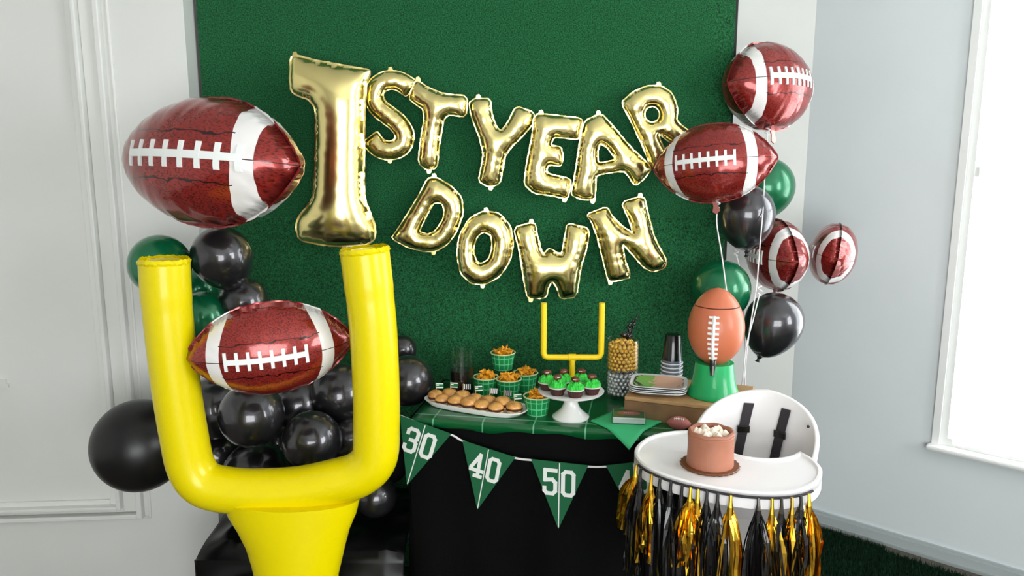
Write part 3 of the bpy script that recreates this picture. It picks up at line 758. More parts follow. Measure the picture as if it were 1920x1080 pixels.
latex(480, 890, 62, 2.44, 'b', 'black balloon cut off by the crossbar top edge', (0.0, 0.9, 0.4))
latex(408, 852, 42, 2.6, 'b', 'small black balloon in the lower left corner of the goal', (0.3, 0.9, 0.2))
latex(574, 892, 46, 2.58, 'b', 'dim black balloon low behind the crossbar', (0, 0.9, 0.3))
latex(520, 830, 45, 2.62, 'b', 'dark black balloon deep in the middle of the cluster', (0, 0.9, 0.1))
latex(765, 714, 48, 2.56, 'b', 'black balloon between the right upright and the buns', (-0.7, 0.5, -0.3), 1.1)
latex(755, 655, 27, 2.74, 'b', 'smallest black balloon peeking past the right upright', (-0.3, 0.9, -0.3))
latex(705, 930, 40, 2.42, 'b', 'black balloon below the right end of the crossbar', (-0.5, 0.8, 0.2))
latex(724, 862, 46, 2.62, 'b', 'black balloon in the gap right of the goal post above the thirty pennant tip', (-0.3, 0.8, 0.2))
latex(700, 795, 44, 2.68, 'b', 'black balloon hidden mostly behind the right upright, level with the crossbar', (-0.3, 0.8, 0.1))
latex(1434, 350, 55, 3.06, 'g', 'green balloon behind the football balloon by the grey wall', (-0.1, 0.1, -1), 1.15, 'green balloons')
latex(1398, 400, 54, 2.76, 'b', 'black balloon hanging below the laced football at right', (0.08, 0.0, -1), 1.32, 'balloons above the drink dispenser')
latex(1352, 542, 55, 2.72, 'g', 'green balloon behind the football drink dispenser', (0.1, 0.0, -1), 1.2, 'green balloons')
latex(1452, 602, 54, 2.66, 'b', 'black balloon above the high chair back with its knot below', (-0.35, 0.0, -1), 1.35, 'balloons above the drink dispenser')

def ribbon(pts, label, r=0.0022):
    P_ = smooth_path([atY(*p) for p in pts], 8)
    root = P_[-1]
    m = MB(); m.tube([p - root for p in P_], r, 6)
    # curled knot at the top
    c = [Vector((0.006 * math.cos(a), 0.006 * math.sin(a * 0.7), -0.004 + 0.0025 * a)) + P_[0] - root for a in [i * 0.5 for i in range(26)]]
    m.tube(c, r * 1.2, 6)
    tag(m.build('balloon_ribbon', 'ribbon', loc=root), label, 'ribbon', 'balloon ribbons')
ribbon([(1345, 388, 2.60), (1344, 420, 2.60), (1352, 470, 2.58), (1359, 520, 2.56), (1368, 600, 2.54), (1372, 700, 2.52), (1376, 735, 2.50)], 'white ribbon hanging from the laced football past the dispenser')
ribbon([(1439, 250, 2.80), (1434, 330, 2.74), (1430, 400, 2.66), (1424, 470, 2.6), (1418, 540, 2.58), (1404, 630, 2.56), (1392, 740, 2.55)], 'long white ribbon hanging from the topmost football balloon')
ribbon([(1424, 552, 2.6), (1412, 600, 2.57), (1399, 650, 2.55), (1394, 700, 2.54), (1388, 745, 2.53)], 'short white ribbon crossing the black balloon at right')
ribbon([(1380, 478, 2.78), (1386, 500, 2.76), (1392, 560, 2.74), (1396, 640, 2.70), (1398, 740, 2.64)], 'thin white ribbon tied under the hanging black balloon')

# ================================================================== TABLE
TZ = 0.80; TA = R(10)
FLc = atZ(768, 783, TZ); tu = Vector((math.cos(TA), -math.sin(TA), 0)); tv = Vector((math.sin(TA), math.cos(TA), 0)); TW, TD = 1.06, 0.41
torg = Vector((FLc.x, FLc.y, 0)); trot = (0, 0, -TA)
def tbl(s, t, z=TZ): return torg + tu * s + tv * t + Vector((0, 0, z))
tab = empty('folding_table', torg, trot); tag(tab, 'folding table hidden under the black cloth', 'table')
MB().box(0.012, TW - 0.012, 0.012, TD - 0.012, TZ - 0.03, TZ - 0.006).build('tabletop', 'wood_table', tab, smooth=False)
for sx in (0.06, TW - 0.06):
    for sy in (0.06, TD - 0.06): MB().tube([(sx, sy, 0.006), (sx, sy, TZ - 0.03)], 0.013, 10).build('leg', 'steel', tab)
# black cloth with soft folds hanging at front and sides
m = MB(); random.seed(9)
loop = []
def edge_pts(n=150):
    per = [(0, TD), (0, 0), (TW, 0), (TW, TD)]; Ls_ = [TD, TW, TD]; tot = sum(Ls_)
    for i in range(n + 1):
        d = tot * i / n; k = 0
        while k < 2 and d > Ls_[k]: d -= Ls_[k]; k += 1
        a, b = per[k], per[k + 1]; t = d / Ls_[k]; nr = [(-1, 0), (0, -1), (1, 0)][k]
        yield a[0] + (b[0] - a[0]) * t, a[1] + (b[1] - a[1]) * t, nr, tot * i / n
ep = list(edge_pts()); zr = [TZ - 0.0, TZ - 0.004, TZ - 0.02, 0.6, 0.4, 0.2, 0.012]
for (x, y, nr, d) in ep:
    for j, z in enumerate(zr):
        f = (0, 0.003, 0.007, 0.010, 0.012, 0.014, 0.014)[j]; wv = max(0, (TZ - 0.04 - z)) * 0.030 * (math.sin(d * 31) * 0.6 + math.sin(d * 13 + 1.3))
        m.v.append((x + nr[0] * (f + wv), y + nr[1] * (f + wv), z))
K = len(zr)
for i in range(len(ep) - 1):
    for j in range(K - 1): m.f.append((i * K + j, i * K + j + 1, (i + 1) * K + j + 1, (i + 1) * K + j))
m.v += [(0, 0, TZ), (TW, 0, TZ), (TW, TD, TZ), (0, TD, TZ)]; q = len(m.v) - 4; m.f.append((q, q + 1, q + 2, q + 3))
o = m.build('tablecloth', 'cloth_black', None, torg, trot); so = o.modifiers.new('thick', 'SOLIDIFY'); so.thickness = 0.0012; so.offset = -1
tag(o, 'black tablecloth hanging from the treat table to the floor', 'tablecloth')
# green yard-line runner lying on the cloth, its front edge folded over
m = MB(); ns = 40
prof_r = [(TD - 0.02, 0.003), (0.2, 0.003), (0.02, 0.003), (-0.006, 0.0025), (-0.013, -0.004), (-0.0155, -0.022)]
for i in range(ns + 1):
    s = 0.01 + 0.80 * i / ns
    for j, (t, z) in enumerate(prof_r):
        wob = 0.004 * math.sin(s * 19) + 0.003 * math.sin(s * 43)
        m.v.append((s, t, TZ + z + (wob if j == len(prof_r) - 1 else 0)))
for i in range(ns):
    for j in range(len(prof_r) - 1):
        a = i * len(prof_r) + j; m.f.append((a, a + 1, a + len(prof_r) + 1, a + len(prof_r)))
o = m.build('table_runner', 'runner', None, torg, trot); so = o.modifiers.new('thick', 'SOLIDIFY'); so.thickness = 0.001; so.offset = 1
tag(o, 'glossy green runner with white yard lines on the treat table', 'runner')
TT = TZ + 0.0045                                      # surface of the runner

# ---- pennant banner in front of the cloth
pn = -tv; p0 = torg + pn * 0.045
def pl(px, py): return at_plane(px, py, p0, pn)
ban = empty('pennant_banner', p0 + tu * 0.3); tag(ban, 'green yard-line pennant banner strung along the black cloth', 'banner')
def bl_(px, py): return pl(px, py) - Vector(ban.location)
spx = [(748, 778), (800, 798), (847, 815), (867, 826), (916, 843), (966, 858), (996, 862), (1050, 868), (1103, 874), (1136, 874), (1188, 868), (1240, 862), (1300, 846), (1350, 828)]
MB().tube(smooth_path([bl_(p[0], p[1] + 2.5) - pn * 0.0065 for p in spx], 5), 0.0032, 6).build('cord', 'ribbon', ban)
DG = {'0': [[(.1, .15), (.1, .85), (.2, .95), (.45, .95), (.55, .85), (.55, .15), (.45, .05), (.2, .05), (.1, .15)]],
      '3': [[(.08, .74), (.08, .87), (.18, .95), (.45, .95), (.55, .86), (.55, .6), (.46, .51), (.25, .51)], [(.46, .51), (.55, .42), (.55, .15), (.45, .05), (.18, .05), (.08, .14), (.08, .27)]],
      '5': [[(.58, .95), (.1, .95), (.1, .56), (.42, .6), (.55, .48), (.55, .15), (.45, .05), (.18, .05), (.08, .15), (.08, .27)]],
      '4': [[(.42, .05), (.42, .95), (.06, .36), (.06, .28), (.62, .28)], [(.26, .05), (.58, .05)]]}
def pennant(pa, pb, pt, txt):
    A, B, C_ = bl_(*pa), bl_(*pb), bl_(*pt); mid = (A + B) / 2
    d = pn * 0.003
    f = MB().prism([A, B, C_], d * -1).build('pennant', 'pennant', ban, smooth=False)
    ey = (mid - C_); hgt = ey.length; ey.normalize(); ex = (B - A).normalized(); off = pn * 0.0008
    l = MB(); l.obox(C_ - ex * 0.0015 + ey * 0.006 + off * 0, ex * 0.0030, ey * (hgt - 0.008), pn * 0.0012); l.build('yard_line', 'print_white', f, smooth=False)
    H_ = hgt * 0.38
    for ch, sgn in ((txt[0], -1), (txt[1], 1)):
        m = MB(); o = mid - ey * (hgt * 0.11 + H_) + ex * (sgn * H_ * 0.335 - H_ * 0.28); kq = 0
        for st in DG[ch]:
            for (x1, y1), (x2, y2) in zip(st[:-1], st[1:]):
                kq += 1; a = o + ex * (x1 * H_ * 0.86) + ey * (y1 * H_) + pn * (0.00012 * kq); b = o + ex * (x2 * H_ * 0.86) + ey * (y2 * H_) + pn * (0.00012 * kq); t = (b - a).normalized(); nn = t.cross(pn).normalized(); hw = H_ * 0.072
                m.obox(a - t * hw * 0.7 - nn * hw, (b - a) + t * hw * 1.4, nn * 2 * hw, pn * 0.0014)
        m.build('numeral', 'print_white', f, smooth=False)
pennant((750, 779), (846, 814), (763, 910), '30')
pennant((867, 826), (966, 858), (895, 956), '40')
pennant((996, 861), (1103, 873), (1047, 992), '50')
pennant((1136, 873), (1240, 862), (1196, 985), '40')

# ---- black plastic sheet over a low bench under the balloon cluster
px0 = atY(366, 1000, 2.32).x; X0, X1, Y0, Y1, ZT = px0, -0.335, 2.30, 2.74, 0.385
bench = empty('low_bench', ((X0 + X1) / 2, (Y0 + Y1) / 2, 0)); tag(bench, 'low bench buried under the black plastic sheet', 'bench')
bw, bdp = (X1 - X0) / 2, (Y1 - Y0) / 2
MB().box(-bw + 0.04, bw - 0.04, -bdp + 0.05, bdp - 0.03, ZT - 0.05, ZT - 0.03).build('bench_top', 'wood_table', bench, smooth=False)
for sx in (-1, 1):
    for sy in (-1, 1): MB().box(sx * (bw - 0.08) - 0.02, sx * (bw - 0.08) + 0.02, sy * (bdp - 0.1) - 0.02, sy * (bdp - 0.1) + 0.02, 0, ZT - 0.05).build('leg', 'wood_table', bench, smooth=False)
m = MB(); nx, ny = 90, 60; rng = np.random.default_rng(2)
ph = rng.random((9, 4)) * 6.28; kx = rng.normal(0, 9, 9); ky = rng.normal(0, 16, 9)
for j in range(ny + 1):
    for i in range(nx + 1):
        x = X0 + (X1 - X0) * i / nx; tt = j / ny
        if tt < 0.5: y = Y1 - (Y1 - Y0) * tt / 0.5; z = ZT
        else: y = Y0; z = ZT * (1 - (tt - 0.5) / 0.5)
        wv = sum(math.sin(kx[q_] * x + ky[q_] * (y - z) + ph[q_, 0] + 1.5 * math.sin(3.1 * x + ph[q_, 1])) for q_ in range(9)) / 9
        rg = 1 - abs(wv) * 2.2
        b = 0.035 * rg * min(1, i / 12 + 0.1)
        if tt < 0.5: z += b - 0.012 - 0.03 * (tt / 0.5) ** 6
        else: y -= max(-0.005, b * 0.7) * min(1, (tt - 0.5) * 8); z = max(z - 0.03 * (1 - (tt - .5) * 2), 0.008)
        m.v.append((x, y, z))
for j in range(ny):
    for i in range(nx):
        a = j * (nx + 1) + i; m.f.append((a, a + nx + 1, a + nx + 2, a + 1))
k0 = len(m.v)                                         # the sheet also falls down the left end
for j in range(ny // 2 + 1):
    x, y, z = m.v[j * (nx + 1)]
    for q_ in range(7):
        t = q_ / 6; m.v.append((x - (0.0 if q_ == 0 else 0.004 + 0.006 * math.sin(y * 40 + t * 4)), y, z * (1 - t) + 0.008 * t))
for j in range(ny // 2):
    for q_ in range(6): a = k0 + 7 * j + q_; m.f.append((a, a + 7, a + 8, a + 1))
o = m.build('plastic_sheet', 'sheet_black'); tag(o, 'crumpled shiny black plastic sheet behind the goal post stem', 'plastic sheet')
so = o.modifiers.new('thick', 'SOLIDIFY'); so.thickness = 0.001

# ================================================================== FOOD AND THINGS ON THE TABLE
# slider platter
pa, pb = atZ(803, 744, TT + 0.012), atZ(988, 773, TT + 0.012); pc = (pa + pb) / 2; plen = (pb - pa).length; pang = math.atan2((pb - pa).y, (pb - pa).x)
def superell(a, n=3.2): 
    c, s = abs(math.cos(a)), abs(math.sin(a)); return (c ** n + s ** n) ** (-1 / n)
m = MB(); HW = 0.068
prof = [(0.001, 0.004), (0.80, 0.004), (0.88, 0.007), (0.985, 0.019), (1.0, 0.019), (1.0, 0.016), (0.9, 0.002), (0.82, 0.0), (0.001, 0.0)]
m.lathe([(r * plen / 2, z) for r, z in prof], 64, sy=HW / (plen / 2), fn=lambda a, z: superell(a))
platter = m.build('platter', 'ceramic', None, (pc.x, pc.y, TT), (0, 0, pang)); tag(platter, 'long white platter of slider buns on the table', 'platter')
bun = empty('slider_bun'); 
m = MB(); m.lathe([(0.001, 0.026), (0.010, 0.0255), (0.017, 0.0225), (0.0215, 0.0175), (0.022, 0.013), (0.020, 0.011), (0.001, 0.011)][::-1], 22); m.build('bun_top', 'bun', bun)
m = MB(); m.lathe([(0.001, 0.0), (0.019, 0.0), (0.0215, 0.003), (0.021, 0.007), (0.001, 0.007)], 22); m.build('bun_bottom', 'bun_pale', bun)
m = MB(); m.lathe([(0.001, 0.0065), (0.0215, 0.0065), (0.022, 0.0095), (0.020, 0.0115), (0.001, 0.0115)], 18, fn=lambda a, z: 1 + 0.05 * math.sin(a * 5)); m.build('patty', 'meat', bun)
first = True; buns = []
ppx = [(-0.152, 0.0), (-0.115, 0.027), (-0.112, -0.022), (-0.066, 0.028), (-0.062, -0.022), (-0.018, 0.027), (-0.014, -0.023), (0.032, 0.026), (0.035, -0.024), (0.083, 0.026), (0.084, -0.024), (0.134, 0.004)]
NB = ['slider bun at the far left tip of the platter', 'slider bun in the back row, first from the left', 'slider bun in the front row, first from the left', 'slider bun in the back row, second from the left', 'slider bun in the front row, second from the left',
      'slider bun in the back row, third from the left', 'slider bun in the front row, third from the left', 'slider bun in the back row, fourth from the left', 'slider bun in the front row, fourth from the left', 'slider bun in the back row, fifth from the left', 'slider bun in the front row, fifth from the left', 'slider bun at the right tip of the platter beside the lone cup']
Rz = Matrix.Rotation(pang, 3, 'Z')
for i, (a, b) in enumerate(ppx):
    o = bun if i == 0 else copy_tree(bun)
    p = Vector((pc.x, pc.y, TT + 0.0045)) + Rz @ Vector((a * plen / 0.36, b * 1.02, 0)); o.location = p
    sc = 1.16 + 0.09 * math.sin(i * 2.3); o.scale = (sc, sc, sc * 1.12); o.rotation_euler = (0, 0, i * 1.1); tag(o, NB[i], 'bun', 'slider buns on the platter'); buns.append(p)
# flag picks standing in buns
def flag_pick(i, kind, label):
    p = buns[i] + Vector((0.002, 0.003, 0.022)); root = empty('flag_pick', p, (R(4), R(5 * math.sin(i)), 0)); tag(root, label, 'flag pick', 'flag picks in the buns')
    MB().tube([(0, 0, 0), (0, 0, 0.037)], 0.0009, 6).build('stick', 'wood_pick', root)
    f = MB().box(0.0005, 0.024, -0.0006, 0.0006, 0.018, 0.036).build('flag', 'flag_green' if kind == 'g' else 'flag_black', root, smooth=False)
    st = MB()
    if kind == 'g':
        for z in (0.0185, 0.032): st.box(0.001, 0.0235, -0.0010, 0.0010, z, z + 0.003)
        st.box(0.001, 0.010, -0.0010, 0.0010, 0.027, 0.030)
    else:
        for x in (0.003, 0.009, 0.015, 0.021): st.box(x, x + 0.0025, -0.0010, 0.0010, 0.0182, 0.0358)
    st.build('stripe', 'print_white', f, smooth=False)
flag_pick(0, 'g', 'small pale flag pick in the leftmost bun')
flag_pick(1, 'g', 'green flag pick with white lines near the dark vase')
flag_pick(3, 'b', 'black and white striped flag pick, left one')
flag_pick(5, 'g', 'green flag pick in the middle of the platter')
flag_pick(7, 'b', 'black and white striped flag pick, middle one')
flag_pick(9, 'b', 'black and white striped flag pick, right one')
flag_pick(11, 'g', 'green flag pick in the rightmost bun')

# treat cups filled with orange chips
cup = empty('treat_cup')
m = MB(); m.lathe([(0.001, 0.002), (0.028, 0.002), (0.0365, 0.057), (0.038, 0.057), (0.0295, 0.0), (0.001, 0.0)][::-1], 36); m.build('cup_wall', 'plaid', cup)
m = MB(); ring = [Vector((0.038 * math.cos(a), 0.038 * math.sin(a), 0.0575)) for a in [2 * PI * i / 36 for i in range(37)]]; m.tube(ring, 0.0022, 8, False); m.build('rolled_rim', 'cup_rim', cup)
def chips(p, label, seed, n=26):
    random.seed(seed); m = MB()
    m.lathe([(0.001, 0.0), (0.026, 0.0), (0.031, 0.012), (0.012, 0.022), (0.001, 0.024)], 16)
    for i in range(n):
        a = random.random() * 2 * PI; rr = 0.031 * math.sqrt(random.random()); zz = 0.014 + 0.017 * (1 - (rr / 0.034)) + 0.008 * random.random()
        q = Matrix.Rotation(random.random() * 6, 3, 'Z') @ Matrix.Rotation((random.random() - 0.5) * 1.9, 3, 'X') @ Matrix.Rotation((random.random() - 0.5) * 1.9, 3, 'Y')
        s = 0.008 + 0.006 * random.random(); c = Vector((rr * math.cos(a), rr * math.sin(a), zz))
        tri = [q @ Vector((s, 0, 0.002)), q @ Vector((-0.6 * s, 0.85 * s, 0)), q @ Vector((-0.6 * s, -0.85 * s, 0))]
        m.prism([c + v for v in tri], q @ Vector((0, 0, 0.0035)))
    o = m.build('cheese_chips', 'chip', None, (p.x, p.y, p.z + 0.040), smooth=False); tag(o, label, 'chips', 'orange chips in the cups', 'stuff')
CUPS = [((911, 737), TT, 'green treat cup at the left of the cup pyramid', 'orange chips heaped in the left cup of the pyramid'),
        ((954, 741), TT, 'green treat cup at the front middle of the cup pyramid', 'orange chips in the front middle cup of the pyramid'),
        ((985, 729), TT, 'green treat cup at the right of the cup pyramid', 'orange chips heaped in the right cup of the pyramid'),
        ((943, 691), TT + 0.060, 'green treat cup stacked on top of the others', 'yellow orange chips in the topmost cup'),
        ((1007, 775), TT, 'lone green treat cup beside the cake stand', 'orange chips in the lone cup beside the cake stand')]
for i, (px, z, lb, lb2) in enumerate(CUPS):
    p = atZ(px[0], px[1], z)
    o = cup if i == 0 else copy_tree(cup); o.location = p; o.scale = (1.1, 1.1, 1.0); o.rotation_euler = (0, 0, i * 0.7); tag(o, lb, 'cup', 'green treat cups'); chips(p, lb2, 20 + i)

# dark glass vase behind the buns
p = atZ(866, 739, TT); vz = empty('glass_vase', p); tag(vz, 'dim glass cylinder behind the slider buns', 'vase')
m = MB(); m.lathe([(0.001, 0.006), (0.0375, 0.006), (0.0375, 0.155), (0.040, 0.155), (0.040, 0.0), (0.001, 0.0)][::-1], 36); m.build('glass_wall', 'clear', vz)
m = MB(); m.lathe([(0.001, 0.0065), (0.037, 0.0065), (0.037, 0.085), (0.001, 0.085)], 30); tag(m.build('dark_filling', 'dark_drink', None, p), 'dark filling in the lower half of the glass cylinder', 'drink')

# cake stand with cupcakes
p = atZ(1070, 782, TT); cs = empty('cake_stand', p); tag(cs, 'white pedestal cake stand holding the cupcakes', 'cake stand')
SH = 0.080
m = MB(); m.lathe([(0.001, 0.0), (0.056, 0.0), (0.057, 0.004), (0.046, 0.013), (0.030, 0.028), (0.022, 0.045), (0.020, SH - 0.006), (0.024, SH), (0.001, SH)], 40); m.build('pedestal', 'ceramic', cs)
m = MB(); m.lathe([(0.001, SH - 0.003), (0.06, SH - 0.003), (0.098, SH + 0.002), (0.101, SH + 0.006), (0.098, SH + 0.007), (0.06, SH + 0.004), (0.001, SH + 0.004)], 48); m.build('plate', 'ceramic', cs)
cc = empty('cupcake')
m = MB(); m.lathe([(0.001, 0), (0.0185, 0), (0.025, 0.023), (0.001, 0.023)], 40, fn=lambda a, z: 1 + 0.035 * (1 if int(a / (2 * PI) * 40) % 2 else -1)); m.build('paper_wrapper', 'wrapper', cc)
ring = [Vector((0.0255 * math.cos(a), 0.0255 * math.sin(a), 0.0235)) for a in [2 * PI * i / 30 for i in range(31)]]
m = MB(); m.tube(ring, 0.0022, 6, False); m.build('wrapper_rim', 'wrapper_rim', cc)
m = MB(); random.seed(4); m.lathe([(0.001, 0.022), (0.024, 0.022), (0.027, 0.027), (0.022, 0.034), (0.012, 0.040), (0.001, 0.043)], 24)
for i in range(46):
    a = random.random() * 2 * PI; rr = 0.026 * math.sqrt(random.random()); zz = 0.028 + 0.013 * (1 - (rr / 0.026) ** 2)
    m.lathe([(0.0042, 0), (0.0034, 0.004), (0.0006, 0.0095)], 6, org=(rr * math.cos(a), rr * math.sin(a), zz - 0.002))
m.build('green_frosting', 'frosting', cc, smooth=False)
tp = MB(); tp.ball((0, 0, 0.053), 0.009, 14, 10, (1.6, 0.8, 1)); tpo = tp.build('football_topper', 'chocolate', cc)
MB().box(-0.005, 0.005, -0.0078, -0.0066, 0.0532, 0.0546).build('topper_lace', 'print_white', tpo, smooth=False)
CK = [((1021, 732), 'cupcake at the far left of the cake stand'), ((1043, 741), 'cupcake at the front left of the cake stand'), ((1076, 744), 'cupcake at the front centre of the cake stand'), ((1109, 740), 'cupcake at the front right of the cake stand'),
      ((1058, 728), 'cupcake at the back left of the cake stand'), ((1094, 728), 'cupcake at the back right of the cake stand')]
ckp = [(-0.073, 0.012), (-0.044, -0.040), (0.008, -0.062), (0.060, -0.034), (-0.022, 0.022), (0.033, 0.026)]
for i, ((_, lb), (dx, dy)) in enumerate(zip(CK, ckp)):
    o = cc if i == 0 else copy_tree(cc); o.location = (p.x + dx, p.y + dy, p.z + SH + 0.0055); o.rotation_euler = (0, 0, (0.5 * math.sin(i * 2.1))); tag(o, lb + ', green frosting and football topper', 'cupcake', 'cupcakes on the cake stand')

# small yellow goal post behind the cupcakes
Yg = 2.52; zb = atY(1072, 670, Yg).z; zt = atY(1072, 568, Yg).z; xg = atY(1073, 670, Yg).x; hwg = 54 * mpp(Yg, 1.0)
gp2 = empty('tabletop_goal_post', (xg, Yg, TT)); tag(gp2, 'small yellow goal post standing behind the cupcakes', 'goal post')
hb = zb - TT; ht = zt - TT
pth = [(-hwg, 0, ht), (-hwg, 0, hb + 0.035), (-hwg, 0, hb + 0.014), (-hwg + 0.004, 0, hb + 0.004), (-hwg + 0.014, 0, hb), (-hwg + 0.04, 0, hb), (0, 0, hb), (hwg - 0.04, 0, hb), (hwg - 0.014, 0, hb), (hwg - 0.004, 0, hb + 0.004), (hwg, 0, hb + 0.014), (hwg, 0, hb + 0.035), (hwg, 0, ht)]
MB().tube(pth, 0.0098, 14).build('upright_frame', 'plastic_yellow', gp2)
MB().tube([(0, 0, 0.008), (0, 0, hb)], 0.0095, 14).build('stem', 'plastic_yellow', gp2)
MB().tube([(-0.012, 0, hb), (0.012, 0, hb)], 0.0118, 14).build('joint', 'plastic_yellow', gp2)
MB().lathe([(0.001, 0), (0.026, 0), (0.026, 0.006), (0.013, 0.012), (0.001, 0.012)], 28).build('base', 'plastic_yellow', gp2)

# candy jar
p = atZ(1166, 742, TT); JR, JH = 0.054, 0.196
jar = empty('candy_jar', p); tag(jar, 'clear glass cylinder jar filled with gumballs', 'jar')
m = MB(); m.lathe([(0.001, 0.008), (JR - 0.0025, 0.008), (JR - 0.0025, JH), (JR, JH), (JR, 0.0), (0.001, 0.0)][::-1], 40); m.build('glass_wall', 'clear', jar)
def gumballs(z0_, z1_, mname, label, heap=False):
    random.seed(int(z0_ * 1000)); m = MB(); r = 0.0072; z = z0_ + r; k = 0
    while z < z1_:
        for (rad, n) in ((JR - 0.0032 - r, 19), (JR - 0.0032 - 3 * r, 12), (JR - 0.0032 - 5 * r, 4)):
            for i in range(n):
                a = 2 * PI * (i + 0.5 * (k % 2) + 0.15 * random.random()) / n; j = 0.0008
                m.ball((rad * math.cos(a), rad * math.sin(a), z + (random.random() - 0.5) * 0.004), r * 0.98, 8, 6)
        z += r * 1.68; k += 1
    if heap:
        for i in range(14):
            a = 2 * PI * i / 14 * 2.4; rr = 0.030 * math.sqrt((i + 0.5) / 14); m.ball((rr * math.cos(a), rr * math.sin(a), z - 0.001 + 0.004 * (1 - rr / 0.03)), r, 8, 6)
    tag(m.build('gumballs', mname, None, p), label, 'gumballs', 'gumballs in the jar', 'stuff')
gumballs(0.0085, 0.088, 'gum_silver', 'silver gumballs filling the lower half of the jar')
gumballs(0.094, 0.176, 'gum_gold', 'gold gumballs filling the upper half of the jar', True)
# black serving tongs leaning out of the jar
tg = empty('serving_tongs', (p.x + 0.018, p.y + 0.01, p.z + JH - 0.002)); tag(tg, 'black beaded tongs sticking out of the gumball jar', 'tongs')
for sgn in (-1, 1):
    m = MB(); base = Vector((0.0, 0, 0)); tip = Vector((0.028 if sgn > 0 else 0.004, 0.0, 0.078 if sgn > 0 else 0.05))
    for i in range(9):
        q = base.lerp(tip, i / 8) + Vector((0.004 * math.sin(i * 1.8), 0.003 * math.cos(i * 2.2), 0)); m.ball(q, 0.0075 - 0.0004 * i * (1.2 if sgn > 0 else 0.6), 8, 6, (1, 0.8, 1.1))
    m.tube([base, tip], 0.003, 6); m.build('arm', 'plastic_black', tg)
m = MB(); m.ball((-0.012, 0, 0.012), 0.012, 10, 8, (1.3, 0.8, 0.9)); m.build('bowl', 'plastic_black', tg)

# wooden crate
CA = R(-21); cfl = atZ(1171, 744, TZ + 0.072); CL, CD, CH = 0.36, 0.25, 0.070
co = Vector((cfl.x, cfl.y, TT - 0.001)); ca = Matrix.Rotation(CA, 3, 'Z')
cr = empty('wooden_riser', co, (0, 0, CA)); tag(cr, 'brown wooden box riser under the drink dispenser', 'riser')
MB().box(0, CL, 0, 0.014, 0, CH - 0.012).build('front_board', 'crate', cr, smooth=False)
MB().box(0, CL, CD - 0.014, CD, 0, CH - 0.012).build('back_board', 'crate', cr, smooth=False)
for x in (0.001, CL - 0.015): MB().box(x, x + 0.014, 0.0145, CD - 0.0145, 0, CH - 0.012).build('side_board', 'crate', cr, smooth=False)
o = MB().box(0, CL, 0, CD, CH - 0.0115, CH).build('top_board', 'crate_top', cr, smooth=False); bevel(o, 0.002, 2)
CT = TT + CH
def on_crate(x, y, z=0.0): return co + ca @ Vector((x, y, CH + z))
# plates on the riser
for i in range(4):
    a = CA + R(8) + R(3 * math.sin(i * 2)); S = 0.072
    q = on_crate(0.085 + 0.004 * math.sin(i * 3), 0.088, 0.0005 + i * 0.0062); sq = lambda an: superell(an, 5)
    root = empty('party_plate', q, (0, 0, a)); tag(root, ['square printed party plate at the bottom of the stack', 'square printed party plate second from the bottom', 'square printed party plate second from the top', 'square party plate on top showing its printed face'][i], 'plate', 'party plates on the riser')
    m = MB(); m.lathe([(0.001, 0.0), (S * 0.72, 0.0), (S * 1.0, 0.0125), (S * 1.03, 0.0125), (S * 1.02, 0.0145), (S * 0.98, 0.0142), (S * 0.70, 0.002), (0.001, 0.002)], 48, sx=1.18, fn=lambda an, z: sq(an)); m.build('plate_body', 'plate_white', root)
    if i == 3:
        m = MB(); m.lathe([(0.001, 0.0022), (S * 0.69, 0.0022), (S * 0.9, 0.0112), (S * 0.9, 0.0118), (S * 0.69, 0.0028), (0.001, 0.0028)], 48, sx=1.18, fn=lambda an, z: sq(an)); m.build('printed_face', 'plate_print', root)
# cups stacked upside down
cp = empty('plastic_cup'); CHt = 0.095
m = MB(); m.lathe([(0.001, CHt), (0.0235, CHt), (0.0245, CHt - 0.002), (0.0325, 0.004), (0.0315, 0.004), (0.0225, CHt - 0.003), (0.001, CHt - 0.003)][::-1], 36); cpb = m.build('cup_wall', 'plastic_black', cp)
ring = [Vector((0.0335 * math.cos(a), 0.0335 * math.sin(a), 0.004)) for a in [2 * PI * i / 36 for i in range(37)]]
m = MB(); m.tube(ring, 0.0024, 8, False); m.build('rolled_rim', 'plate_white', cp)
m = MB(); m.lathe([(0.0322, 0.0075), (0.0318, 0.0135), (0.0321, 0.0135), (0.0325, 0.0075)], 36); m.build('rim_band', 'plastic_smoke', cp)
q = on_crate(0.107, 0.198)
for i in range(6):
    o = cp if i == 0 else copy_tree(cp); o.location = q + Vector((0, 0, 0.001 + i * 0.0125)); o.rotation_euler = (0, 0, i)
    tag(o, ['black plastic cup at the bottom of the upside-down stack', 'second cup from the bottom of the upside-down stack', 'third cup from the bottom of the upside-down stack', 'third cup from the top of the upside-down stack', 'second cup from the top of the upside-down stack', 'topmost black plastic cup standing upside down'][i], 'cup', 'stacked plastic cups')
# football drink dispenser
dq = atZ(1337, 739, CT + 0.001); dz = Vector((dq.x, dq.y, CT + 0.0005)); ds = empty('drink_dispenser', dz); tag(ds, 'football shaped drink dispenser on a green stand', 'dispenser')
m = MB(); m.lathe([(0.001, 0.0), (0.078, 0.0), (0.079, 0.006), (0.074, 0.016), (0.064, 0.045), (0.059, 0.080), (0.057, 0.103), (0.001, 0.103)], 48); m.build('stand', 'disp_green', ds)
def egg(z):                                          # radius of the football body
    t = (z - 0.094) / (0.332 - 0.094); return 0.084 * (4 * t * (1 - t) * (1.0 + 0.18 * (0.5 - t))) ** 0.56 if 0 < t < 1 else 0.001
zz = [0.0945 + (0.278 - 0.0945) * i / 20 for i in range(21)]
m = MB(); m.lathe([(0.001, 0.0945)] + [(max(egg(z), 0.02), z) for z in zz] + [(0.001, 0.278)], 48); m.build('football_body', 'disp_orange', ds)
zz = [0.281 + (0.3318 - 0.281) * i / 12 for i in range(13)]
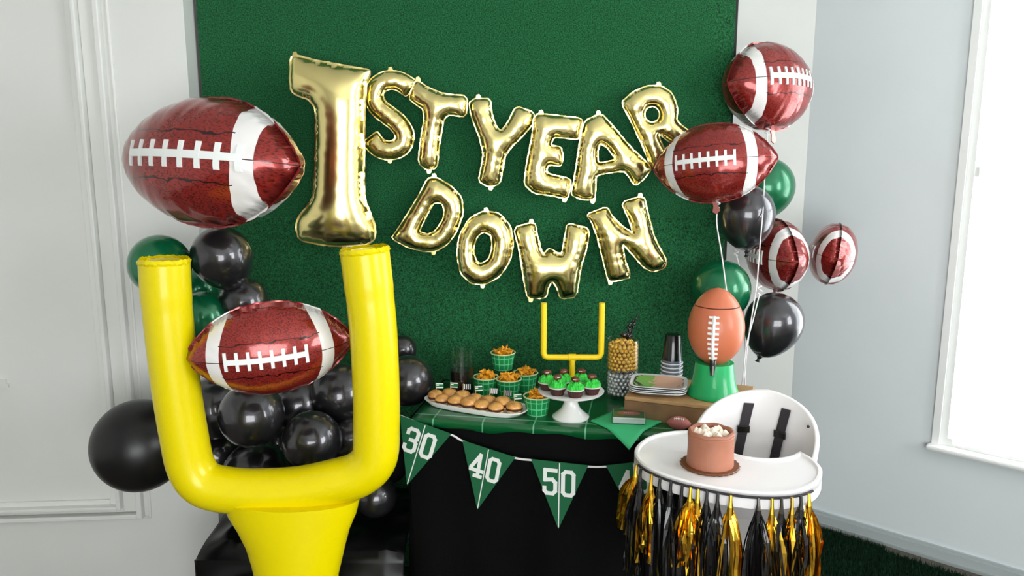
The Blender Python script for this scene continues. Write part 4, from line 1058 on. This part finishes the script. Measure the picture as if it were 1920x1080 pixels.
m = MB(); m.lathe([(0.001, 0.281)] + [(egg(z), z) for z in zz] + [(0.001, 0.332)], 48); m.build('lid', 'disp_orange', ds)
m = MB(); m.lathe([(0.001, 0.277), (egg(0.279) - 0.002, 0.277), (egg(0.279) - 0.002, 0.282), (0.001, 0.282)], 48); m.build('lid_seam', 'seam_dark', ds)
m = MB(); fa = math.atan2(-dz.y, -dz.x - 0.22)
def onegg(z, da, out_=0.0012): r_ = egg(z) + out_; return Vector((r_ * math.cos(fa + da), r_ * math.sin(fa + da), z))
m.tube([onegg(0.125 + 0.135 * i / 16, 0) for i in range(17)], 0.0052, 6)
for i in range(9):
    z = 0.130 + 0.126 * i / 8; m.tube([onegg(z, d) for d in (-0.19, -0.095, 0, 0.095, 0.19)], 0.0038, 6)
m.build('laces', 'print_white', ds)
sp0 = onegg(0.110, 0, -0.004); sd = Vector((math.cos(fa), math.sin(fa), 0)); m = MB()
m.tube([sp0, sp0 + sd * 0.022], 0.0085, 12); m.tube([sp0 + sd * 0.022 + Vector((0, 0, 0.012)), sp0 + sd * 0.024 + Vector((0, 0, -0.008)), sp0 + sd * 0.026 + Vector((0, 0, -0.034))], [0.009, 0.009, 0.005], 12); spg = m.build('spigot', 'plastic_black', ds)
MB().tube([sp0 + sd * 0.033 + Vector((0.002, 0, -0.002)), sp0 + sd * 0.035 + Vector((0.002, 0, -0.03))], 0.003, 8).build('lever', 'steel', spg)

# green napkin drooping over the table edge
cn = [atZ(1107, 790, TT + 0.001), atZ(1180, 826, TT - 0.004), atZ(1246, 789, TT + 0.001), atZ(1168, 764, TT + 0.001)]
ncen = sum(cn, Vector()) / 4
for lvl, lb in ((0, 'lower light green napkin drooping over the table edge'), (1, 'upper light green napkin under the napkin pack')):
    m = MB(); n = 16
    for j in range(n + 1):
        for i in range(n + 1):
            u_, v_ = i / n, j / n
            q = cn[0] * (1 - u_) * (1 - v_) + cn[1] * u_ * (1 - v_) + cn[2] * u_ * v_ + cn[3] * (1 - u_) * v_
            q = ncen + (q - ncen) * (1.0 if lvl == 0 else 0.985)
            t = (q - torg).dot(tv); ov = max(0.0, -t - 0.012)
            q.z = TT + 0.0015 + lvl * 0.002 - min(ov * 0.42 + ov * ov * 1.2, 0.06)
            m.v.append(tuple(q - ncen))
    for j in range(n):
        for i in range(n):
            a = j * (n + 1) + i; m.f.append((a, a + 1, a + n + 2, a + n + 1))
    o = m.build('green_napkin', 'green_napkin', None, ncen); so = o.modifiers.new('thick', 'SOLIDIFY'); so.thickness = 0.0012; so.offset = 1; tag(o, lb, 'napkin', 'green napkins')
# napkin pack in clear wrap with a printed football
q = atZ(1180, 789, TT + 0.006); pk = empty('napkin_pack', Vector((q.x, q.y + 0.012, TT + 0.0052)), (0, 0, R(-8))); tag(pk, 'clear wrapped pack of football napkins on the green napkin', 'napkin pack')
o = MB().box(-0.048, 0.048, -0.042, 0.042, 0.001, 0.020).build('napkin_stack', 'plate_white', pk, smooth=False); bevel(o, 0.003, 2)
m = MB(); m.box(-0.046, 0.046, -0.040, 0.040, 0.0202, 0.0206); fpr = m.build('printed_top', 'flag_green', pk, smooth=False)
vs_ = [(0.034 * math.cos(a), 0.019 * math.sin(a), 0.0208) for a in [2 * PI * i / 24 for i in range(24)]]
MB().prism(vs_, (0, 0, 0.0004)).build('printed_football', 'toy_ball', fpr, smooth=False)
m = MB()
for i in range(5): m.box(-0.014 + 0.006 * i, -0.012 + 0.006 * i, -0.004, 0.004, 0.0213, 0.0216)
m.box(-0.016, 0.016, -0.0008, 0.0008, 0.0213, 0.0216); m.build('printed_laces', 'print_white', fpr, smooth=False)
o = MB().box(-0.050, 0.050, -0.044, 0.044, 0.0, 0.0225).build('clear_wrap', 'clear_wrap', pk, smooth=False); bevel(o, 0.004, 2)
# toy football
q = atZ(1273, 806, TZ + 0.002); tf = empty('toy_football', (q.x, q.y + 0.004, TZ + 0.0215), (0, 0, R(-14))); tag(tf, 'little pinkish brown toy football in front of the riser', 'toy football')
prof = [(0.0005, -0.036)] + [(0.0205 * max(0.02, 1 - abs(t) ** 2.2) ** 0.8, 0.036 * t) for t in [-0.97 + 1.94 * i / 22 for i in range(23)]] + [(0.0005, 0.036)]
m = MB(); m.lathe(prof, 28); m.v = [(z, y, x) for x, y, z in m.v]; m.f = [tuple(reversed(f)) for f in m.f]; m.build('ball_body', 'toy_ball', tf)
m = MB(); up = Vector((0, -0.55, 0.83)).normalized()
def ont(x, da): r_ = 0.0205 * (1 - abs(x / 0.036) ** 2.2) ** 0.8 + 0.0003; a = R(-57) + da; return (x, -r_ * math.cos(a) if False else -r_ * math.cos(R(57) + da), r_ * math.sin(R(57) + da))
m.tube([ont(-0.014 + 0.028 * i / 8, 0) for i in range(9)], 0.0009, 5)
for i in range(6): m.tube([ont(-0.013 + 0.026 * i / 5, d) for d in (-0.2, 0, 0.2)], 0.0008, 5)
m.build('laces', 'print_white', tf)

# ================================================================== HIGH CHAIR WITH CAKE
HZ = 0.868                                            # tray surface
tc_ = atZ(1360, 862, HZ); HB = Vector((0.50, 0.866, 0)).normalized(); HS = Vector((HB.y, -HB.x, 0)); HA = math.atan2(HS.y, HS.x)
ho = Vector((tc_.x, tc_.y, 0)); hc = empty('high_chair', ho, (0, 0, HA)); tag(hc, 'white plastic high chair in front of the treat table', 'high chair')
# local frame: x = sideways (to the right), y = towards the back of the chair
TRX, TRY = 0.222, 0.178
def tray_r(a): return superell(a, 2.25)
cutc, cutr = Vector((0.038, 0.150)), 0.108             # the back of the tray is cut away for the child
eo = [Vector((TRX * tray_r(a) * math.cos(a), TRY * tray_r(a) * math.sin(a))) for a in [PI / 2 + 2 * PI * i / 160 for i in range(160)]]
keep = [p_ for p_ in eo if (p_ - cutc).length > cutr]
g0 = max(range(len(keep)), key=lambda i: (keep[i] - keep[(i + 1) % len(keep)]).length); keep = keep[g0 + 1:] + keep[:g0 + 1]
b0, b1 = [math.atan2(*((q_ - cutc).yx)) for q_ in (keep[-1], keep[0])]
if b0 > b1: b0, b1 = b0, b1
d_ = (b1 - b0) % (2 * PI) - 2 * PI
arc_ = [cutc + Vector((math.cos(b0 + d_ * i / 30), math.sin(b0 + d_ * i / 30))) * cutr for i in range(1, 30)]
outl = keep + arc_
m = MB(); m.prism([(p_.x, p_.y, HZ - 0.001) for p_ in outl], (0, 0, -0.012))
nn_ = len(outl)                                       # upright skirt round the edge
for i in range(nn_):
    t_ = (outl[(i + 1) % nn_] - outl[i - 1]).normalized(); nr_ = Vector((t_.y, -t_.x))
    for (dn, zz_) in ((0.0, -0.036), (0.0, 0.001), (-0.003, 0.004), (-0.009, 0.004), (-0.013, -0.001), (-0.010, -0.036)): q_ = outl[i] + nr_ * dn; m.v.append((q_.x, q_.y, HZ + zz_))
k0 = len(m.v) - 6 * nn_
for i in range(nn_):
    for j in range(6): m.f.append((k0 + 6 * i + j, k0 + 6 * ((i + 1) % nn_) + j, k0 + 6 * ((i + 1) % nn_) + (j + 1) % 6, k0 + 6 * i + (j + 1) % 6))
m.build('tray', 'chair_white', hc)
# seat shell: a U-shaped wall, high at the back
m = MB(); n, nz = 48, 12; SX, SYc, zs0 = 0.152, 0.135, 0.60
for i in range(n + 1):
    f = R(-112) + R(224) * i / n
    t = abs(f) / R(112); ztop = HZ - 0.01 + 0.118 * max(0.0, math.cos(min(abs(f), PI / 2 * 1.1) * 0.82)) ** 0.8 - 0.02 * t
    for j in range(nz + 1):
        q = j / nz; z = zs0 + (ztop - zs0) * q; k = 0.80 + 0.20 * q ** 0.7
        m.v.append((SX * k * math.sin(f) + 0.036, SYc + 0.145 * k * math.cos(f) * (1.0 if math.cos(f) > 0 else 0.9), z))
for i in range(n):
    for j in range(nz): a = i * (nz + 1) + j; m.f.append((a, a + nz + 1, a + nz + 2, a + 1))
sh = m.build('seat_shell', 'chair_white', hc); so = sh.modifiers.new('thick', 'SOLIDIFY'); so.thickness = 0.012; so.offset = 0; bevel(sh, 0.004, 2)
m = MB(); m.lathe([(0.001, zs0 - 0.012), (0.125, zs0 - 0.012), (0.132, zs0), (0.122, zs0 + 0.01), (0.001, zs0 + 0.006)], 40, org=(0.036, SYc, 0)); m.build('seat', 'chair_white', hc)
for sx in (-1, 1):
    for sy in (-1, 1):
        MB().tube([(sx * 0.10, SYc + sy * 0.09, zs0 - 0.01), (sx * 0.19, SYc + sy * (0.11 if sy > 0 else 0.2), 0.012)], [0.016, 0.013], 12).build('leg', 'chair_white', hc)
MB().ball((SX * 0.985 * math.sin(R(62)) + 0.024, SYc + 0.145 * 0.98 * math.cos(R(62)) - 0.006, HZ + 0.052), 0.004, 8, 6).build('rivet', 'strap', hc)
# harness straps on the inside of the backrest
def strap(f_top, f_bot, label):
    m = MB(); nn = 16; W2 = 0.0145
    for j in range(nn + 1):
        q = j / nn; f = f_top + (f_bot - f_top) * q; z = HZ + 0.068 - 0.20 * q; k = 0.80 + 0.20 * max(0, (z - zs0) / 0.37) ** 0.7
        kk = k - 0.055 - 0.02 * math.sin(q * PI)
        for (e, dpt) in ((-W2, 0), (W2, 0), (W2, -0.003), (-W2, -0.003)):
            ff = f + e / SX; rr = kk + dpt / SX; m.v.append((SX * rr * math.sin(ff) + 0.036, SYc + 0.145 * rr * math.cos(ff), z))
    for j in range(nn):
        for a, b in ((0, 1), (1, 2), (2, 3), (3, 0)): m.f.append((4 * j + a, 4 * j + b, 4 * j + 4 + b, 4 * j + 4 + a))
    m.f += [(0, 3, 2, 1), tuple(4 * nn + i for i in range(4))]
    st = m.build('harness_strap', 'strap', hc, label=label, smooth=False)
    q = 0.36; f = f_top + (f_bot - f_top) * q; z = HZ + 0.068 - 0.20 * q; k = 0.80 + 0.20 * ((z - zs0) / 0.37) ** 0.7 - 0.085
    c = Vector((SX * k * math.sin(f) + 0.036, SYc + 0.145 * k * math.cos(f), z)); rt = Matrix.Rotation(-f, 3, 'Z')
    bk_ = MB().box(-0.017, 0.017, -0.004, 0.004, -0.010, 0.010, rt, c).build('buckle', 'plastic_black', st, smooth=False); bevel(bk_, 0.002, 2)
strap(R(-19), R(-34), 'black webbing strap with slider buckle'); strap(R(22), R(10), 'black webbing strap with slider buckle')

# cake on the tray
ckc = atZ(1331, 872, HZ); ck = empty('smash_cake', (ckc.x, ckc.y, HZ)); tag(ck, 'small brown cake with white cream on the high chair tray', 'cake')
m = MB(); m.lathe([(0.001, 0.0), (0.068, 0.0), (0.070, 0.003), (0.068, 0.005), (0.001, 0.005)], 80, fn=lambda a, z: 1 + 0.025 * math.cos(a * 26)); m.build('scalloped_board', 'cake_board', ck)
CR_, CHh = 0.055, 0.083
m = MB(); m.lathe([(0.001, 0.005), (CR_ + 0.001, 0.005), (CR_, 0.02), (CR_ - 0.001, 0.055), (CR_, CHh - 0.004), (CR_ - 0.003, CHh), (CR_ - 0.010, CHh - 0.001), (CR_ - 0.016, CHh - 0.006), (0.001, CHh - 0.006)], 56, fn=lambda a, z: 1 + 0.008 * math.sin(a * 3 + z * 60)); m.build('cake_body', 'cake', ck)
m = MB(); m.tube([Vector(((CR_ - 0.006) * math.cos(a), (CR_ - 0.006) * math.sin(a), CHh + 0.001 + 0.0012 * math.sin(a * 7))) for a in [2 * PI * i / 48 for i in range(49)]], 0.006, 8, False); m.build('icing_rim', 'cake', ck)
m = MB(); random.seed(8)
for i in range(16):
    a = 2 * PI * i / 16 * 2.618; rr = 0.036 * math.sqrt((i + 0.3) / 16)
    m.lathe([(0.0095, 0), (0.0105, 0.004), (0.007, 0.009), (0.0015, 0.015)], 12, org=(rr * math.cos(a), rr * math.sin(a), CHh - 0.006), fn=lambda b, z: 1 + 0.12 * math.cos(b * 5))
m.build('cream_swirls', 'cream', ck)

# tassel garland along the tray
ga = empty('tassel_garland', ho, (0, 0, HA)); tag(ga, 'gold and black tassel garland hanging round the high chair tray', 'garland')
GZ = HZ - 0.008
def rim(a, out_=1.012): r_ = tray_r(a) * out_; return Vector((TRX * r_ * math.cos(a), TRY * r_ * math.sin(a), GZ))
def ang_for(px):                                     # angle on the tray rim seen at a picture column
    best = None
    for i in range(720):
        a = 2 * PI * i / 720; p_ = Matrix.Rotation(HA, 3, 'Z') @ rim(a) + ho; d = p_ - EYE
        xx = CX + F * d.x / (d.y * math.cos(PITCH) - d.z * math.sin(PITCH))
        if Vector((d.x, d.y, 0)).length > (Vector((tc_.x, tc_.y, 0)) + HB * 0.06).length: continue
        e = abs(xx - px)
        if best is None or e < best[0]: best = (e, a)
    return best[1]
aL, aR = ang_for(1197), ang_for(1524)
if aR < aL: aR += 2 * PI
MB().tube([rim(aL + (aR - aL) * i / 60) for i in range(61)], 0.0032, 6).build('cord', 'strap', ga)
def tassel(a, color, length, seed, lean=(0, 0)):
    random.seed(seed); p_ = rim(a, 1.02); e = Vector((math.cos(a), math.sin(a), 0)); s = Vector((-e.y, e.x, 0))
    m = MB(); drop = 0.022 + 0.012 * random.random()
    ns_ = 42; mt = 'foil_gold' if color == 'g' else 'foil_black'
    for k in range(ns_):
        w_ = 0.0026 + 0.0024 * random.random(); sp_ = (random.random() - 0.5) * 0.058; dp_ = random.random() * 0.030 - 0.004; L_ = length * (0.72 + 0.28 * random.random())
        pts = []; nseg = 7; ph_ = random.random() * 6.28; tw = (random.random() - 0.5) * 5
        for j in range(nseg + 1):
            q = j / nseg; sprd = min(1, q * 2.6) ** 0.7
            c = p_ + Vector((0, 0, -drop - q * L_)) + s * (sp_ * sprd + 0.004 * math.sin(ph_ + q * 9) * q + lean[0] * q) + e * (dp_ * sprd + 0.003 + 0.004 * math.cos(ph_ + q * 7) * q)
            an = ph_ + tw * q; d = (s * math.cos(an) + e * math.sin(an)) * w_
            pts.append((c - d, c + d))
        b0 = len(m.v)
        for A_, B_ in pts: m.v += [tuple(A_), tuple(B_)]
        for j in range(nseg): m.f.append((b0 + 2 * j, b0 + 2 * j + 1, b0 + 2 * j + 3, b0 + 2 * j + 2))
    t = m.build('tassel', mt, ga, smooth=False, label='gold foil tassel' if color == 'g' else 'black foil tassel')
    h_ = MB(); top = p_ + Vector((0, 0, 0.002))
    h_.tube([top + e * 0.004, top + e * 0.006 + Vector((0, 0, -drop * 0.6)), p_ + e * 0.006 + Vector((0, 0, -drop - 0.004))], [0.0035, 0.004, 0.0065], 8)
    h_.tube([p_ + e * 0.006 + Vector((0, 0, -drop - 0.002)), p_ + e * 0.006 + Vector((0, 0, -drop - 0.03))], [0.0068, 0.0085], 8)
    h_.build('twisted_loop', mt, t)
TS = [(1198, 'g', 0.17, -0.05), (1206, 'b', 0.30, -0.01), (1226, 'g', 0.19, 0), (1262, 'b', 0.34, 0), (1297, 'g', 0.20, 0), (1327, 'b', 0.34, 0), (1371, 'g', 0.30, 0), (1420, 'b', 0.34, 0), (1446, 'g', 0.27, 0.02), (1462, 'b', 0.26, 0.02), (1482, 'g', 0.25, 0.01), (1498, 'b', 0.22, 0), (1512, 'g', 0.24, 0), (1241, 'b', 0.31, 0), (1281, 'b', 0.33, 0.0), (1346, 'b', 0.33, 0.0), (1311, 'g', 0.32, 0.0)]
for k, (px, c, ln, le) in enumerate(TS): tassel(ang_for(px), c, ln, 60 + k, (le, 0))
